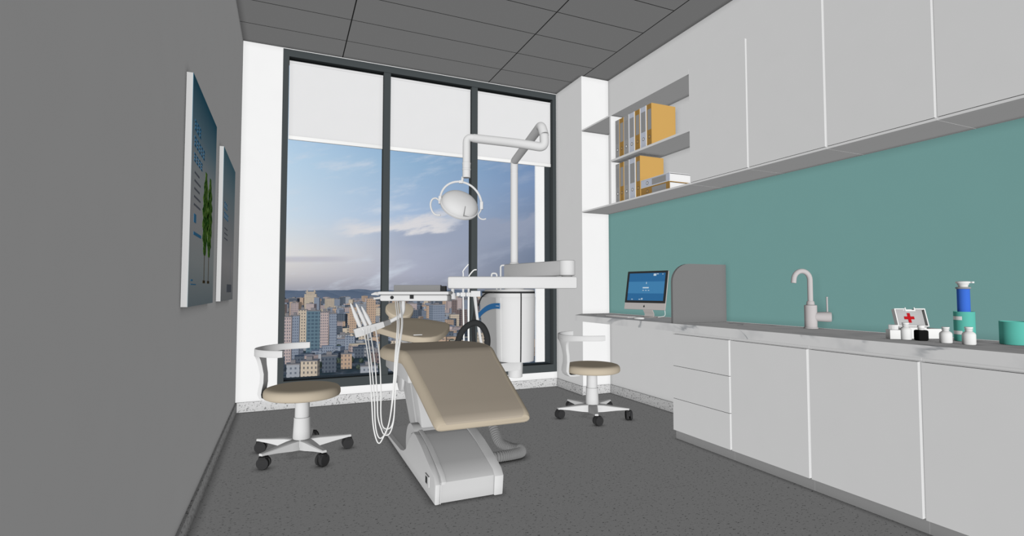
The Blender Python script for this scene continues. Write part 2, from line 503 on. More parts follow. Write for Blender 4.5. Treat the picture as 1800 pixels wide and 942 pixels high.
b = MB().box((-.062, -.065, 0), (.062, .035, .0045), M=Mb, bev=.0015); obj('stand_foot', b, ALU, c)
b = MB().tube(catmull([O + ax*.19 + nn*.014 + upv*.03, (2.82, 3.36, .84), (2.835, 3.38, .79), (2.80, 3.42, .776)], 6), .0025, n=6); obj('power_cable', b, TUBE, c)

k = thing('keyboard', 'slim white keyboard lying on the worktop in front of the computer', 'keyboard', (2.585, 3.62, .7722))
Mk = Matrix.Rotation(math.radians(-87), 4, 'Z'); Mk.translation = Vector((2.585, 3.63, .7722))
b = MB().box((-.155, -.055, 0), (.155, .055, .006), M=Mk, bev=.002); obj('keyboard_case', b, ALU, k)
b = MB()
for r in range(5):
    for q in range(14):
        b.box((-.148+q*.0212, -.048+r*.0195, .006), (-.148+q*.0212+.0175, -.048+r*.0195+.0155, .0085), M=Mk)
obj('keys', b, PILL, k)
b = MB()
b.lathe([(.028, 0), (.030, .004), (.026, .012), (.014, .017), (.001, .018)], M=Matrix.Translation((2.535, 3.325, .7722)) @ Matrix.Rotation(math.radians(-80), 4, 'Z') @ Matrix.Diagonal((1.75, 1, 1, 1)))
o = obj('computer_mouse', b, PILL); center(o); tag(o, 'low white computer mouse on the worktop beside the keyboard', 'mouse')

# ---------------------------------------------------------------- tap
t = thing('mixer_tap', 'grey metal gooseneck mixer tap standing on the worktop', 'tap', (2.86, 2.12, .772))
tx, ty = 2.862, 2.115
b = MB().lathe([(.038, .772), (.038, .777), (.034, .782), (.034, .907), (.033, .909), (.022, .912), (.020, .93), (.0165, .934)], (tx, ty, 0)); obj('tap_body', b, TAP, t)
V = Vector((-.9, .435, 0)).normalized()
pp = [Vector((tx, ty, .925)), Vector((tx, ty, 1.06))]
R0 = .047
for a in range(1, 13):
    th = PI*a/12*.93
    pp.append(Vector((tx, ty, 1.06)) + V*(R0 - R0*math.cos(th)) + Vector((0, 0, R0*math.sin(th)))*1.12)
pp.append(pp[-1] + (V*.12 + Vector((0, 0, -1))).normalized()*.03)
b = MB().tube(pp, .0145, n=18, up=(V.y, -V.x, 0)); obj('spout', b, TAP, t)
S = Vector((.62, -.78, 0)).normalized()
p = Vector((tx, ty, .842))
b = MB().cyl(p + S*.025, p + S*.105, .027, .031); obj('lever_housing', b, TAP, t)
q = p + S*.085
b = MB().cyl(q + Vector((0, 0, .02)), q + Vector((0, 0, .115)), .0055, n=12).cyl(q + Vector((0, 0, .113)), q + Vector((0, 0, .117)), .007, n=12); obj('lever', b, TAP, t)

# ---------------------------------------------------------------- small things on the worktop
ZT = .7722
def bottle(x, y, r, h, label, black=False, open_=False, neck=.45):
    t = thing('medicine_bottle', label, 'bottle', (x, y, ZT), 'medicine bottles')
    b = MB(); m = BLACKB if black else PILL
    if black:
        s_ = r*.97
        Mq = Matrix.Rotation(math.radians(-30), 4, 'Z'); Mq.translation = Vector((x, y, ZT))
        b.box((-s_, -s_, 0), (s_, s_, h*.70), M=Mq, bev=s_*.3)
    else:
        b.lathe([(r*.93, ZT), (r, ZT+.003), (r, ZT+h*.56), (r*.93, ZT+h*.64), (r*.62, ZT+h*.73), (r*.5, ZT+h*.77)], (x, y, 0))
    obj('bottle_body', b, m, t)
    b = MB(); c0 = ZT+h*(.70 if black else .77); hr = r*.55
    b.lathe([(hr*.9, c0), (hr*.9, c0+h*.04), (hr*1.12, c0+h*.05), (hr*1.12, c0+h*.09), (hr*.9, c0+h*.10), (hr*.9, c0+h*.13), (hr*1.12, c0+h*.14), (hr*1.12, ZT+h)], (x, y, 0))
    obj('cap', b, PILL, t, label='white ribbed cap' if black else None)
bottle(2.622, 1.468, .0225, .077, 'rounded white medicine bottle standing in front of the first aid box')
bottle(2.628, 1.408, .0215, .068, 'square black medicine bottle with a white cap', black=True)
bottle(2.612, 1.305, .0225, .068, 'white medicine bottle between the black bottle and the teal canister')
bottle(2.62, 1.226, .0230, .073, 'white medicine bottle right in front of the tall teal canister')
t = thing('square_jar', 'square white jar with a ribbed round cap, leftmost of the medicine containers', 'jar', (2.60, 1.505, ZT))
Mq = Matrix.Rotation(math.radians(-38), 4, 'Z'); Mq.translation = Vector((2.60, 1.508, ZT))
b = MB().box((-.023, -.023, 0), (.023, .023, .043), M=Mq, bev=.002); obj('jar_body', b, PILL, t)
b = MB()
sec = []
for z in (.0435, .0655):
    sec.append([Vector((2.60+(.0175+(.0016 if kk % 2 else 0))*math.cos(2*PI*kk/36), 1.508+(.0175+(.0016 if kk % 2 else 0))*math.sin(2*PI*kk/36), ZT+z)) for kk in range(36)])
b.loft(sec); obj('cap', b, PILL, t, sharp=10)

# first aid box with open lid
t = thing('first_aid_box', 'open white first aid box with a red cross inside the raised lid', 'first aid box', (2.745, 1.47, ZT))
Mf = Matrix.Rotation(math.radians(-26), 4, 'Z'); Mf.translation = Vector((2.768, 1.492, ZT))
b = MB(); hw_, dp, hb = .073, .048, .046
b.box((-hw_, -dp, 0), (hw_, dp, .004), M=Mf)
b.box((-hw_, -dp, .004), (hw_, -dp+.004, hb), M=Mf); b.box((-hw_, dp-.004, .004), (hw_, dp, hb), M=Mf)
b.box((-hw_, -dp+.004, .004), (-hw_+.004, dp-.004, hb), M=Mf); b.box((hw_-.004, -dp+.004, .004), (hw_, dp-.004, hb), M=Mf)
obj('box_tray', b, PILL, t)
Ml = Mf @ Matrix.Translation((0, dp, hb)) @ Matrix.Rotation(math.radians(-17), 4, 'X')
b = MB(); LH = .090
b.box((-hw_, 0, 0), (hw_, .004, LH), M=Ml)
for x0, x1, z0, z1 in ((-hw_, -hw_+.005, 0, LH), (hw_-.005, hw_, 0, LH), (-hw_, hw_, 0, .004), (-hw_+.005, -.022, LH-.005, LH), (.022, hw_-.005, LH-.005, LH)):
    b.box((x0, -.018, z0), (x1, 0, z1), M=Ml)
ld = obj('lid', b, PILL, t)
b = MB().box((-hw_+.006, -.0002, .006), (hw_-.006, .0, LH-.006), M=Ml); obj('lid_inner_shade', b, LID_SHADE, ld, label='inner face of the lid with shade painted as grey')  # thin added sheet, its grey paints the shade inside the lid
b = MB().box((-.024, -.020, LH-.014), (.024, -.017, LH-.008), M=Ml).box((-.024, -.020, LH-.008), (-.019, -.017, LH+.004), M=Ml).box((.019, -.020, LH-.008), (.024, -.017, LH+.004), M=Ml)
obj('latch', b, PILL, ld)
def cross(b, M, cx, cz, s, y, rot=0):
    a = s*.30
    pts = [(-a, -s), (a, -s), (a, -a), (s, -a), (s, a), (a, a), (a, s), (-a, s), (-a, a), (-s, a), (-s, -a), (-a, -a)]
    pts = [(cx+p*math.cos(rot)-q*math.sin(rot), cz+p*math.sin(rot)+q*math.cos(rot)) for p, q in pts]
    b.prism(pts, y-.0012, y, axis='y', M=M)
b = MB(); cross(b, Ml, 0, .047, .024, -.0004); obj('red_cross', b, RED, ld, label='flat red cross')
b = MB(); cross(b, Mf, -.034, .022, .019, -dp-.0002, .78); obj('red_cross', b, RED, t, label='flat red cross')

# teal canister with a blue container standing in it
cx, cy = 2.785, 1.318
t = thing('teal_canister', 'tall teal canister with two white label patches', 'canister', (cx, cy, ZT))
b = MB().lathe([(.036, ZT), (.0375, ZT+.002), (.0375, ZT+.131), (.0355, ZT+.131), (.0355, ZT+.02), (.0001, ZT+.02)], (cx, cy, 0), n=40); obj('canister_body', b, TEALCUP, t)
for z in (.094, .030):
    b = MB(); sec = []
    for a in range(9):
        an = math.radians(130 + a*8)
        sec.append([Vector((cx+rr*math.cos(an), cy+rr*math.sin(an), zz)) for rr, zz in ((.0378, ZT+z), (.0385, ZT+z), (.0385, ZT+z+.016), (.0378, ZT+z+.016))])
    b.loft(sec); obj('label_patch', b, PILL, t, label='white label patch')
t = thing('blue_container', 'blue cylinder with a white cap standing inside the teal canister', 'container', (cx, cy, ZT+.021))
b = MB().lathe([(.023, ZT+.0205), (.023, ZT+.232)], (cx, cy, 0), n=32); obj('container_body', b, BLUECYL, t)
b = MB().lathe([(.023, ZT+.232), (.027, ZT+.234), (.027, ZT+.240), (.022, ZT+.241)], (cx, cy, 0), n=32); obj('collar', b, GREYL, t, label='grey collar')
b = MB().lathe([(.017, ZT+.241), (.018, ZT+.25), (.021, ZT+.252), (.021, ZT+.257), (.026, ZT+.258), (.026, ZT+.265), (.015, ZT+.267)], (cx, cy, 0), n=32)
b.box((cx+.006, cy-.032, ZT+.258), (cx+.022, cy-.012, ZT+.265)); obj('cap', b, PILL, t, label='stepped white cap')
cx, cy = 2.80, 1.150
b = MB().lathe([(.047, ZT), (.049, ZT+.002), (.049, ZT+.096), (.0465, ZT+.096), (.0465, ZT+.006), (.0001, ZT+.006)], (cx, cy, 0), n=44)
o = obj('teal_pot', b, TEALCUP); center(o); tag(o, 'low wide teal pot at the right edge of the worktop', 'pot')

# ---------------------------------------------------------------- pictures on the left wall
def f_pic(h, v, s):
    z = h.m('MULTIPLY', s[2], 1/.9, clamp=True)
    return h.ramp(z, [(0, lin((150, 165, 172))), (.2, lin((188, 196, 198))), (.42, lin((200, 200, 202))), (.62, lin((190, 198, 202))), (.8, lin((128, 160, 176))), (1, lin((58, 112, 136)))])
PICBG = node_mat('printed_poster_sky', f_pic)
def f_pic2(h, v, s):
    z = h.m('MULTIPLY', s[2], 1/.9, clamp=True)
    return h.ramp(z, [(0, lin((168, 172, 175))), (.25, lin((200, 198, 200))), (.5, lin((176, 182, 186))), (.75, lin((150, 172, 182))), (1, lin((92, 138, 156)))])
PICBG2 = node_mat('printed_poster_room', f_pic2)
INKB = mat('poster_blue_ink', lin((78, 142, 186))); INKG = mat('poster_grey_ink', lin((120, 125, 135)))
def f_leaf(h, v, s):
    return h.mix(h.sstep(h.noise(v, 60, 3), .4, .6), lin((38, 84, 32)), lin((110, 146, 70)))
LEAF = node_mat('poster_leaf_green', f_leaf); STEM = mat('poster_stem', lin((90, 80, 60)))
XW = XL
def picture(y0, y1, z0, z1, label, first):
    t = thing('wall_picture', label, 'picture', (XW, (y0+y1)/2, z0), 'pictures on the left wall')
    b = MB().box((XW+.0005, y0, z0), (XW+.022, y1, z1)); obj('canvas_panel', b, PICEDGE, t, label='white panel edge')
    b = MB().box((XW+.022, y0, z0), (XW+.0235, y1, z1))
    bgm = PICBG if first else PICBG2
    xo = XW+.0235
    def q(mi, a, z, ww, hh): b.mi = mi; b.box((xo, a, z), (xo+.0006, a+ww, z+hh))
    r = random.Random(3 if first else 5)
    if first:
        for row, (zz, n_, hh) in enumerate(((z0+.700, 3, .042), (z0+.635, 5, .042), (z0+.575, 4, .034))):   # blurred rows of blue characters
            for i in range(n_):
                a = y0+.06+i*.058
                q(1, a, zz, .046, hh*.22); q(1, a, zz+hh*.75, .046, hh*.22); q(1, a+.018, zz, .010, hh); q(1, a, zz+hh*.4, .040, hh*.15)
        for i in range(5): q(2, y0+.075, z0+.53-i*.032, .10+.12*r.random(), .008)
        q(1, y0+.09, z0+.335, .055, .035); q(1, y0+.09, z0+.285, .20, .013)
        q(1, y0+.05, z0+.10, .05, .006); q(1, y0+.05, z0+.085, .13, .004)
        for (tc_, ph) in ((y0+.40, 0), (y0+.54, 1.3)):      # two tall tree shapes standing side by side
            b.mi = 4; b.box((xo+.0003, tc_-.006, z0+.10), (xo+.0009, tc_+.006, z0+.30))
            b.mi = 3
            L, Rr = [], []
            for kk in range(22):
                f = kk/21; zz = z0+.22+f*.375
                ww = (.022+.055*math.sin(PI*min(1, f*1.05))**.7)*(1+.22*math.sin(kk*1.9+ph))
                L.append((tc_-ww, zz)); Rr.append((tc_+ww*(1+.1*math.cos(kk*2.3)), zz))
            b.prism(L+Rr[::-1], xo+.0002, xo+.0012, axis='x')
            b.mi = 4; b.box((xo+.0003, tc_-.035, z0+.095), (xo+.0009, tc_+.035, z0+.107))
    else:
        for row, (zz, n_) in enumerate(((z0+.55, 3), (z0+.49, 4))):
            for i in range(n_):
                a = y0+.08+i*.06; q(1, a, zz, .045, .008); q(1, a, zz+.028, .045, .008); q(1, a+.018, zz, .01, .036)
        for i in range(3): q(2, y0+.1, z0+.43-i*.03, .12+.1*r.random(), .007)
        q(2, y0+.5, z0+.12, .012, .2); q(2, y0+.30, z0+.05, .3, .05)
    obj('printed_face', b, [bgm, INKB, INKG, LEAF, STEM], t)
picture(2.29, 3.02, .935, 1.838, 'wall picture with two green trees, the nearer of the pair on the left wall', True)
picture(3.362, 4.08, .935, 1.826, 'paler wall picture without trees, nearer the window on the left wall', False)

# ---------------------------------------------------------------- stools
def make_stool(label):
    t = thing('dental_stool', label, 'stool', (0, 0, 0), 'wheeled stools')
    b = MB().lathe([(.15, .350), (.205, .351), (.216, .356), (.221, .366), (.221, .384), (.217, .397), (.208, .406), (.192, .411), (.15, .4125), (.0001, .413)], n=48)
    obj('seat', b, BEIGE, t, sharp=60)
    b = MB().lathe([(.05, .335), (.16, .345), (.17, .352)], n=32); obj('seat_pan', b, UNIT, t)
    b = MB().lathe([(.052, .098), (.052, .104), (.0525, .105), (.047, .215)], n=28); b.lathe([(.043, .215), (.041, .325)], n=28)
    b.lathe([(.047, .215), (.0475, .218), (.0475, .226), (.043, .228)], n=28); b.lathe([(.034, .325), (.034, .34)], n=28)
    obj('gas_column', b, UNIT, t)
    b = MB().lathe([(.058, .055), (.062, .060), (.062, .094), (.056, .100)], n=30); obj('hub', b, UNIT, t)
    for i in range(5):
        a = 2*PI*i/5; Mr = Matrix.Rotation(a, 4, 'Z')
        b = MB(); sec = []
        for x, w_, z0, z1 in ((.045, .036, .042, .100), (.10, .030, .048, .099), (.20, .021, .064, .091), (.272, .015, .072, .086), (.290, .013, .072, .085)):
            sec.append([Mr @ Vector(p) for p in ((x, -w_, z0), (x, w_, z0), (x, w_, z1-.004), (x, w_*.7, z1), (x, -w_*.7, z1), (x, -w_, z1-.004))])
        b.loft(sec); obj('base_arm', b, UNIT, t, sharp=25)
        cst = MB(); yaw = [0, 70, 20, -60, 110][i]
        Mc = Mr @ Matrix.Translation((.283, 0, 0)) @ Matrix.Rotation(math.radians(yaw), 4, 'Z')
        cst.cyl(Mc @ Vector((0, 0, .060)), Mc @ Vector((0, 0, .075)), .006, n=10)
        for sg in (-1, 1):
            cst.cyl(Mc @ Vector((-.012, sg*.007, .035)), Mc @ Vector((-.012, sg*.024, .035)), .0345, .033, n=24)
        cst.box((-.035, -.008, .030), (.014, .008, .066), M=Mc)
        cst.box((-.030, -.024, .048), (.006, .024, .0695), M=Mc, bev=.004)
        obj('castor', cst, RUBBER, t, label='black twin wheel castor')
    # curved back band and the blade that carries it, centred on local -X
    b = MB(); secs = []; N = 26; R1 = .262
    for i in range(N+1):
        f = -1+2*i/N; a = PI + f*math.radians(82)
        rr = R1 - .012*abs(f)**3; dr = .009
        ztop = .652 + .004*abs(f); hh = .040 + .016*max(0, 1-abs(f)/.55)**1.5
        if abs(f) > .96: hh *= .93
        sec = []
        for r_, z_ in ((rr-dr, ztop-hh+.004), (rr-dr+.003, ztop-hh), (rr+dr-.003, ztop-hh), (rr+dr, ztop-hh+.004), (rr+dr, ztop-.004), (rr+dr-.003, ztop), (rr-dr+.003, ztop), (rr-dr, ztop-.004)):
            sec.append(Vector((r_*math.cos(a), r_*math.sin(a), z_)))
        secs.append(sec)
    b.loft(secs); obj('back_band', b, UNIT, t, sharp=50)
    b = MB(); secs = []
    prof = [(.620, .260, .088), (.600, .257, .062), (.575, .250, .045), (.54, .240, .036), (.49, .231, .033), (.44, .231, .036), (.40, .238, .040), (.372, .241, .042), (.350, .234, .042), (.338, .216, .040), (.335, .185, .037), (.336, .13, .034)]
    for i, (z, r, w_) in enumerate(prof):
        if i == 0: tx_, tz_ = 0, -1
        else:
            dz = prof[i][0]-prof[i-1][0]; dr = -(prof[i][1]-prof[i-1][1]); L_ = math.hypot(dz, dr); tx_, tz_ = dr/L_, dz/L_
        nx, nz = -tz_, tx_          # thickness direction in the x-z plane
        th = .014 if z > .36 else .009
        c_ = Vector((-r, 0, z)); nv = Vector((nx, 0, nz))*th
        curve = lambda y: -(math.sqrt(max(r*r-y*y, 0)) - r) if z > .56 else 0.0
        secs.append([c_ - nv*.8 + Vector((curve(w_), -w_, 0)), c_ - nv, c_ - nv*.8 + Vector((curve(w_), w_, 0)), c_ + nv*.8 + Vector((curve(w_), w_, 0)), c_ + nv, c_ + nv*.8 + Vector((curve(w_), -w_, 0))])
    b.loft(secs); obj('back_support', b, UNIT, t, sharp=50)
    return t
s1 = make_stool('beige round stool on black castors near the left wall, by the foot of the window')
s2 = copy_tree(s1); s2['label'] = 'beige round stool on black castors under the worktop knee space, right of the dental chair'
# turn: base arms and back are fixed to each other differently on the two stools, so base arms are turned within the copy
def aim(st, back_deg, arm_deg, loc):
    st.location = loc
    for ch in [k for k in bpy.data.objects if k.parent == st]:
        n_ = ch.name.split('.')[0]
        if n_ in ('base_arm', 'castor', 'hub'): ch.rotation_euler = (0, 0, math.radians(arm_deg))
        elif n_ in ('back_band', 'back_support'): ch.rotation_euler = (0, 0, math.radians(back_deg-180))
aim(s1, 161, 4.9, (.103, 3.437, 0)); aim(s2, 179, 28.3, (2.24, 3.543, 0))

# ---------------------------------------------------------------- dental chair
CX = .82
ch = thing('dental_chair', 'reclined beige dental chair on a white pedestal base in front of the window', 'dental chair', (CX, 2.9, 0))
# base: side profile extruded, with raised side rails and inset front panel
prof = [(2.385, .0), (2.372, .095), (2.400, .124), (2.50, .156), (2.64, .197), (2.77, .222), (2.83, .226), (2.89, .205), (2.95, .140), (3.02, .075), (3.08, .050), (3.16, .038), (3.40, .028), (3.80, .018), (3.83, .012), (3.83, 0)]
def chaikin(p, keep=()):
    out = []
    n = len(p)
    for i in range(n):
        a, c_ = p[i], p[(i+1) % n]
        out += [(a[0]*.75+c_[0]*.25, a[1]*.75+c_[1]*.25), (a[0]*.25+c_[0]*.75, a[1]*.25+c_[1]*.75)]
    return out
x0, x1 = .648, .992
prof_rail = prof
b = MB().prism(prof_rail, x0, x0+.026, axis='x', bev=.006).prism(prof_rail, x1-.048, x1, axis='x', bev=.006)
b.prism([(2.386, 0), (2.378, .090), (2.404, .118), (2.50, .150), (2.64, .191), (2.77, .217), (2.875, .229), (2.93, .21), (2.98, .14), (3.0, 0)], x0+.026, x0+.030, axis='x')
obj('base_shell', b, UNIT, ch, sharp=32)
inner = [(2.392, .002), (2.384, .098), (2.408, .122), (2.50, .152), (2.64, .192), (2.77, .217), (2.86, .226), (2.90, .21), (2.93, .15), (2.96, .06), (3.02, .025), (3.8, .012), (3.8, .002)]
b = MB().prism(inner, x0+.0265, x1-.0485, axis='x'); obj('base_panel', b, UNIT_SHELL, ch, sharp=30)
for xa, xb in ((x0+.032, x0+.056),):
    b = MB().prism([(y-.006, z+.004) for y, z in inner[1:7]] + [(y, z-.01) for y, z in inner[6:0:-1]], xa, xb, axis='x', bev=.003); obj('base_rib', b, UNIT, ch)
# power inlet on the left side of the base
b = MB().box((x0-.006, 2.475, .050), (x0+.001, 2.545, .100)); inl = obj('power_inlet', b, UNIT, ch)
b = MB().box((x0-.0075, 2.500, .060), (x0-.0062, 2.528, .092)); obj('rocker_switch', b, DARK, inl, label='black rocker switch')
# drum behind the ridge and the lifting arm
b = MB().prism([(2.918+.135*math.sin((a-4)*PI/12), .115+.135*math.cos((a-4)*PI/12)) for a in range(0, 17)], x0+.008, x1-.02, axis='x'); obj('pivot_drum', b, UNIT_SHELL, ch, sharp=30)
arm = [(2.84, .20), (3.10, .17), (3.16, .21), (3.23, .275), (3.31, .345), (3.40, .42), (3.36, .50), (3.14, .52), (3.00, .42), (2.90, .31)]
b = MB().prism(arm, .700, .940, axis='x', bev=.010)
b.prism([(3.405+.085*math.cos(a*PI/16), .425+.085*math.sin(a*PI/16)) for a in range(32)], .685, .955, axis='x', bev=.008)
b.prism([(2.95, .22), (3.06, .22), (3.24, .42), (3.14, .47)], .692, .7015, axis='x'); obj('lift_arm', b, UNIT_SHELL, ch, sharp=32)
b = MB().box((.630, 2.90, .475), (1.01, 3.60, .60), bev=.012); obj('seat_underframe', b, UNIT_SHELL, ch, sharp=32)
b = MB().box((.70, 3.60, .53), (.94, 3.85, .60), bev=.01); obj('back_bracket', b, UNIT_SHELL, ch)

def cushion_loft(stations, bw=.036):
    """stations: (centre, half width, half thickness, normal): flat panel inside a rolled border of fixed width"""
    secs = []; X = Vector((1, 0, 0))
    for c_, hw_, ht, n_ in stations:
        w_ = min(bw, hw_*.5); sec = []
        half = [(hw_-w_, 1.0), (hw_-w_*.72, .97), (hw_-w_*.42, .80), (hw_-w_*.16, .45), (hw_, -.05), (hw_-.002, -.50), (hw_-.010, -.85), (hw_-.024, -1.0)]
        for a, v in half: sec.append(c_ + X*a + n_*ht*v)
        for a, v in reversed(half): sec.append(c_ - X*a + n_*ht*v)
        secs.append(sec)
    return secs
# seat + leg rest in one upholstered piece
line = [(2.178, .408, .214, .012), (2.181, .409, .221, .021), (2.190, .414, .226, .027), (2.215, .426, .229, .030), (2.30, .462, .234, .031), (2.42, .513, .241, .032), (2.54, .563, .250, .033),
        (2.64, .604, .256, .034), (2.70, .628, .262, .035), (2.735, .641, .268, .035), (2.775, .644, .278, .035), (2.88, .641, .306, .034), (2.96, .639, .322, .033), (3.04, .640, .325, .032), (3.12, .642, .305, .030),
        (3.20, .645, .270, .027), (3.26, .646, .225, .022), (3.30, .646, .17, .014), (3.315, .646, .13, .006)]
st = []
for i, (y, z, hw_, ht) in enumerate(line):
    a = line[max(i-1, 0)]; c_ = line[min(i+1, len(line)-1)]
    d = Vector((0, c_[0]-a[0], c_[1]-a[1])).normalized(); nrm = Vector((0, -d.z, d.y))
    st.append((Vector((CX, y, z)), hw_, ht, nrm))
b = MB().loft(cushion_loft(st))
for f in b.bm.faces:      # flat inset panel takes a darkened beige that paints in its shading
    vi = [v.index for v in f.verts]
b.bm.verts.index_update()
for f in b.bm.faces:
    k_ = {v.index % 16 for v in f.verts}
    if k_ == {0, 15}: f.material_index = 1
obj('seat_cushion', b, [BEIGE, BEIGE_SHADED], ch, sharp=28)

def shield(out, c, ex, ey, ez, th, puff=.004):
    """upholstered pad: outline in (ex,ey) plane, thickness along ez, rolled edges"""
    cx_ = sum(p[0] for p in out)/len(out); cy_ = sum(p[1] for p in out)/len(out)
    secs = []
    for ins, h in ((.08, -.5), (.02, -.47), (0, -.38), (0, .33), (.008, .42), (.022, .48), (.045, .5), (.5, .5), (.97, .5)):
        secs.append([c + ex*(cx_+(p[0]-cx_)*(1-ins)) + ey*(cy_+(p[1]-cy_)*(1-ins)) + ez*h*th for p in out])
    return secs
def smooth_outline(p, it=2):
    for _ in range(it): p = chaikin(p)
    return p
sl = math.atan2(.085, .62)
ex, ey, ez = Vector((1, 0, 0)), Vector((0, math.cos(sl), math.sin(sl))), Vector((0, -math.sin(sl), math.cos(sl)))
out = [(-.05, -.015), (.05, -.015), (.15, .11), (.268, .36), (.262, .45), (.17, .56), (.07, .655), (-.07, .655), (-.17, .56), (-.262, .45), (-.268, .36), (-.15, .11)]
b = MB().loft(shield(smooth_outline(out, 1), Vector((CX, 3.235, .682)), ex, ey, ez, .042)); obj('backrest', b, BEIGE, ch, sharp=50)
b = MB().box((.745, 3.262, .712), (.80, 3.275, .7165), bev=.001); obj('pad_clip', b, PILL, ch, label='small white clip')
sl = math.radians(33)
ey, ez = Vector((0, math.cos(sl), math.sin(sl))), Vector((0, -math.sin(sl), math.cos(sl)))
out = [(-.05, 0), (.05, 0), (.105, .07), (.11, .14), (.07, .19), (-.07, .19), (-.11, .14), (-.105, .07)]
b = MB().loft(shield(smooth_outline(out), Vector((CX, 4.00, .780)), ex, ey, ez, .040)); obj('headrest', b, BEIGE, ch, sharp=50)
b = MB().box((CX-.03, 3.75, .715), (CX+.03, 4.02, .735), bev=.004).box((CX-.10, 3.30, .645), (CX+.10, 3.80, .668), M=None, bev=.008); obj('backrest_frame', b, UNIT_SHELL, ch)
b = MB().box((CX+.06, 3.225, .655), (CX+.14, 3.245, .664), bev=.002); obj('seat_clip', b, PILL, ch, label='small white clip')
# black loop armrest on the right side
ar = catmull([(1.02, 3.24, .60), (1.027, 3.228, .667), (1.052, 3.213, .735), (1.092, 3.193, .775), (1.132, 3.176, .787), (1.172, 3.160, .762), (1.197, 3.150, .705), (1.200, 3.150, .645), (1.182, 3.16, .585), (1.15, 3.17, .55)], 6)
b = MB().tube(ar, .0200, n=14, sx=1.0, sy=1.0, up=(.40, .917, 0))
obj('armrest', b, DARK, ch, label='black curved loop armrest')
b = MB().box((.99, 3.14, .535), (1.17, 3.20, .560), bev=.005); obj('armrest_bracket', b, UNIT_SHELL, ch)

# corrugated duct on the floor beside the base
pth = catmull([(1.16, 3.34, .38), (1.20, 3.16, .25), (1.208, 3.06, .14), (1.215, 2.985, .070), (1.255, 2.935, .045), (1.308, 2.895, .036), (1.300, 2.845, .034), (1.24, 2.828, .033), (1.15, 2.82, .033), (1.0, 2.80, .034)], 14)
pf = []
for i in range(len(pth)-1):
    for j in range(2): pf.append(pth[i].lerp(pth[i+1], j/2))
pf.append(pth[-1])
b = MB().tube(pf, [.031 if (i//2) % 2 else .0265 for i in range(len(pf))], n=18)
o = obj('corrugated_duct', b, DUCT, sharp=20); tag(o, 'grey corrugated suction duct curling on the floor beside the dental chair base', 'duct')

# ---------------------------------------------------------------- delivery unit: tower, arms, tray
RT = Vector((.9165, -.4001, 0)); FW = Vector((.4001, .9165, 0)); UP = Vector((0, 0, 1))     # the unit is turned 23.6 degrees
def fr(o_): 
    M_ = Matrix((RT, FW, UP)).transposed().to_4x4(); M_.translation = Vector(o_); return M_
u = thing('dental_unit', 'white dental unit tower with swing arms and instrument tray right of the chair', 'dental unit', (1.55, 3.5, 0))
PX, PY = 1.55, 3.51
def plan(s, zf, yfront=3.50, yback=3.90, xl=1.402, rr=.150):
    pts = []
    xr = xl+2*rr; c0 = (xl+rr, yfront)
    for k in range(0, 17):
        a = PI + PI*k/16; pts.append((c0[0]+rr*math.cos(a)*s, c0[1]+rr*math.sin(a)*s))
    pts.insert(0, (c0[0]-rr*s, yfront+.012)); pts.append((c0[0]+rr*s, yfront+.012))
    pts += [(c0[0]+rr*s, yback-.04), (c0[0]+rr*s-.03, yback), (c0[0]-rr*s+.03, yback), (c0[0]-rr*s, yback-.04)]
    return pts
b = MB(); secs = []
for z, s in ((.482, .90), (.486, .925), (.55, .945), (.75, .975), (.90, .99), (.945, 1.0), (.948, .985), (.952, .985)):
    yb = 3.72 + min(1, max(0, (z-.48)/.3))*.16
    secs.append([Vector((x, y, z)) for x, y in plan(s, z, yback=yb)])
b.loft(secs); body = obj('tower_body', b, UNIT, u, sharp=40)
b = MB(); secs = []
for z, s in ((.952, .985), (.975, .975)): secs.append([Vector((x, y, z)) for x, y in plan(s, z, yback=3.84)])
b.loft(secs)
secs = []
for z, s in ((.989, .965), (1.0, .94), (1.004, .90)): secs.append([Vector((x, y, z)) for x, y in plan(s, z, yback=3.80)])
b.loft(secs); obj('tower_top', b, UNIT, u, sharp=40)
b = MB(); secs = []
for z, s in ((.975, .985), (.989, .98)): secs.append([Vector((x, y, z)) for x, y in plan(s, z, yback=3.845)])
b.loft(secs); obj('black_seal', b, DARK, u, label='black seal line round the top')
# sloping black edge and blue stripe on the flat left side
fx = PX - .148
def side_band(p_hi, p_lo, th, m, nm, lab, x=None, secs_x=.003):
    b = MB(); n_ = len(p_hi); sec = []
    for (ya, za), (yb, zb) in zip(p_hi, p_lo):
        xx = x(za) if callable(x) else x
        sec.append([Vector((xx-th, ya, za)), Vector((xx-th, yb, zb)), Vector((xx+.004, yb, zb)), Vector((xx+.004, ya, za))])
    b.loft(sec); return obj(nm, b, m, u, label=lab)
hi = [(3.43+i*.05, .905-.000*i - .0009*(i**2.35)*.6) for i in range(10)]
lo = [(y, z-.040) for y, z in hi]
xside = lambda z: PX - .150*(.975 + .025*min(1, max(0, (z-.75)/.2))) - .0015
st_ = side_band(hi, lo, .0015, BLUE, 'blue_stripe', 'curved blue stripe with small white lettering', x=xside)
b = MB()
for i, (y, w_) in enumerate(((3.485, .010), (3.470, .006), (3.461, .008), (3.452, .008))): b.box((xside(.89)-.0022, y, .882), (xside(.89)-.0012, y+w_, .886))
b.box((xside(.89)-.0022, 3.437, .880), (xside(.89)-.0012, 3.441, .887)); obj('stripe_lettering', b, PILL, st_, label='tiny white lettering')
def x_left(z):
    T = ((.486, .925), (.55, .945), (.75, .975), (.90, .99), (.945, 1.0))
    for (za, sa), (zb, sb) in zip(T, T[1:]):
        if z <= zb: return PX + .002 - .150*(sa + (sb-sa)*(z-za)/(zb-za))
    return PX + .002 - .150
b = MB(); secs = []
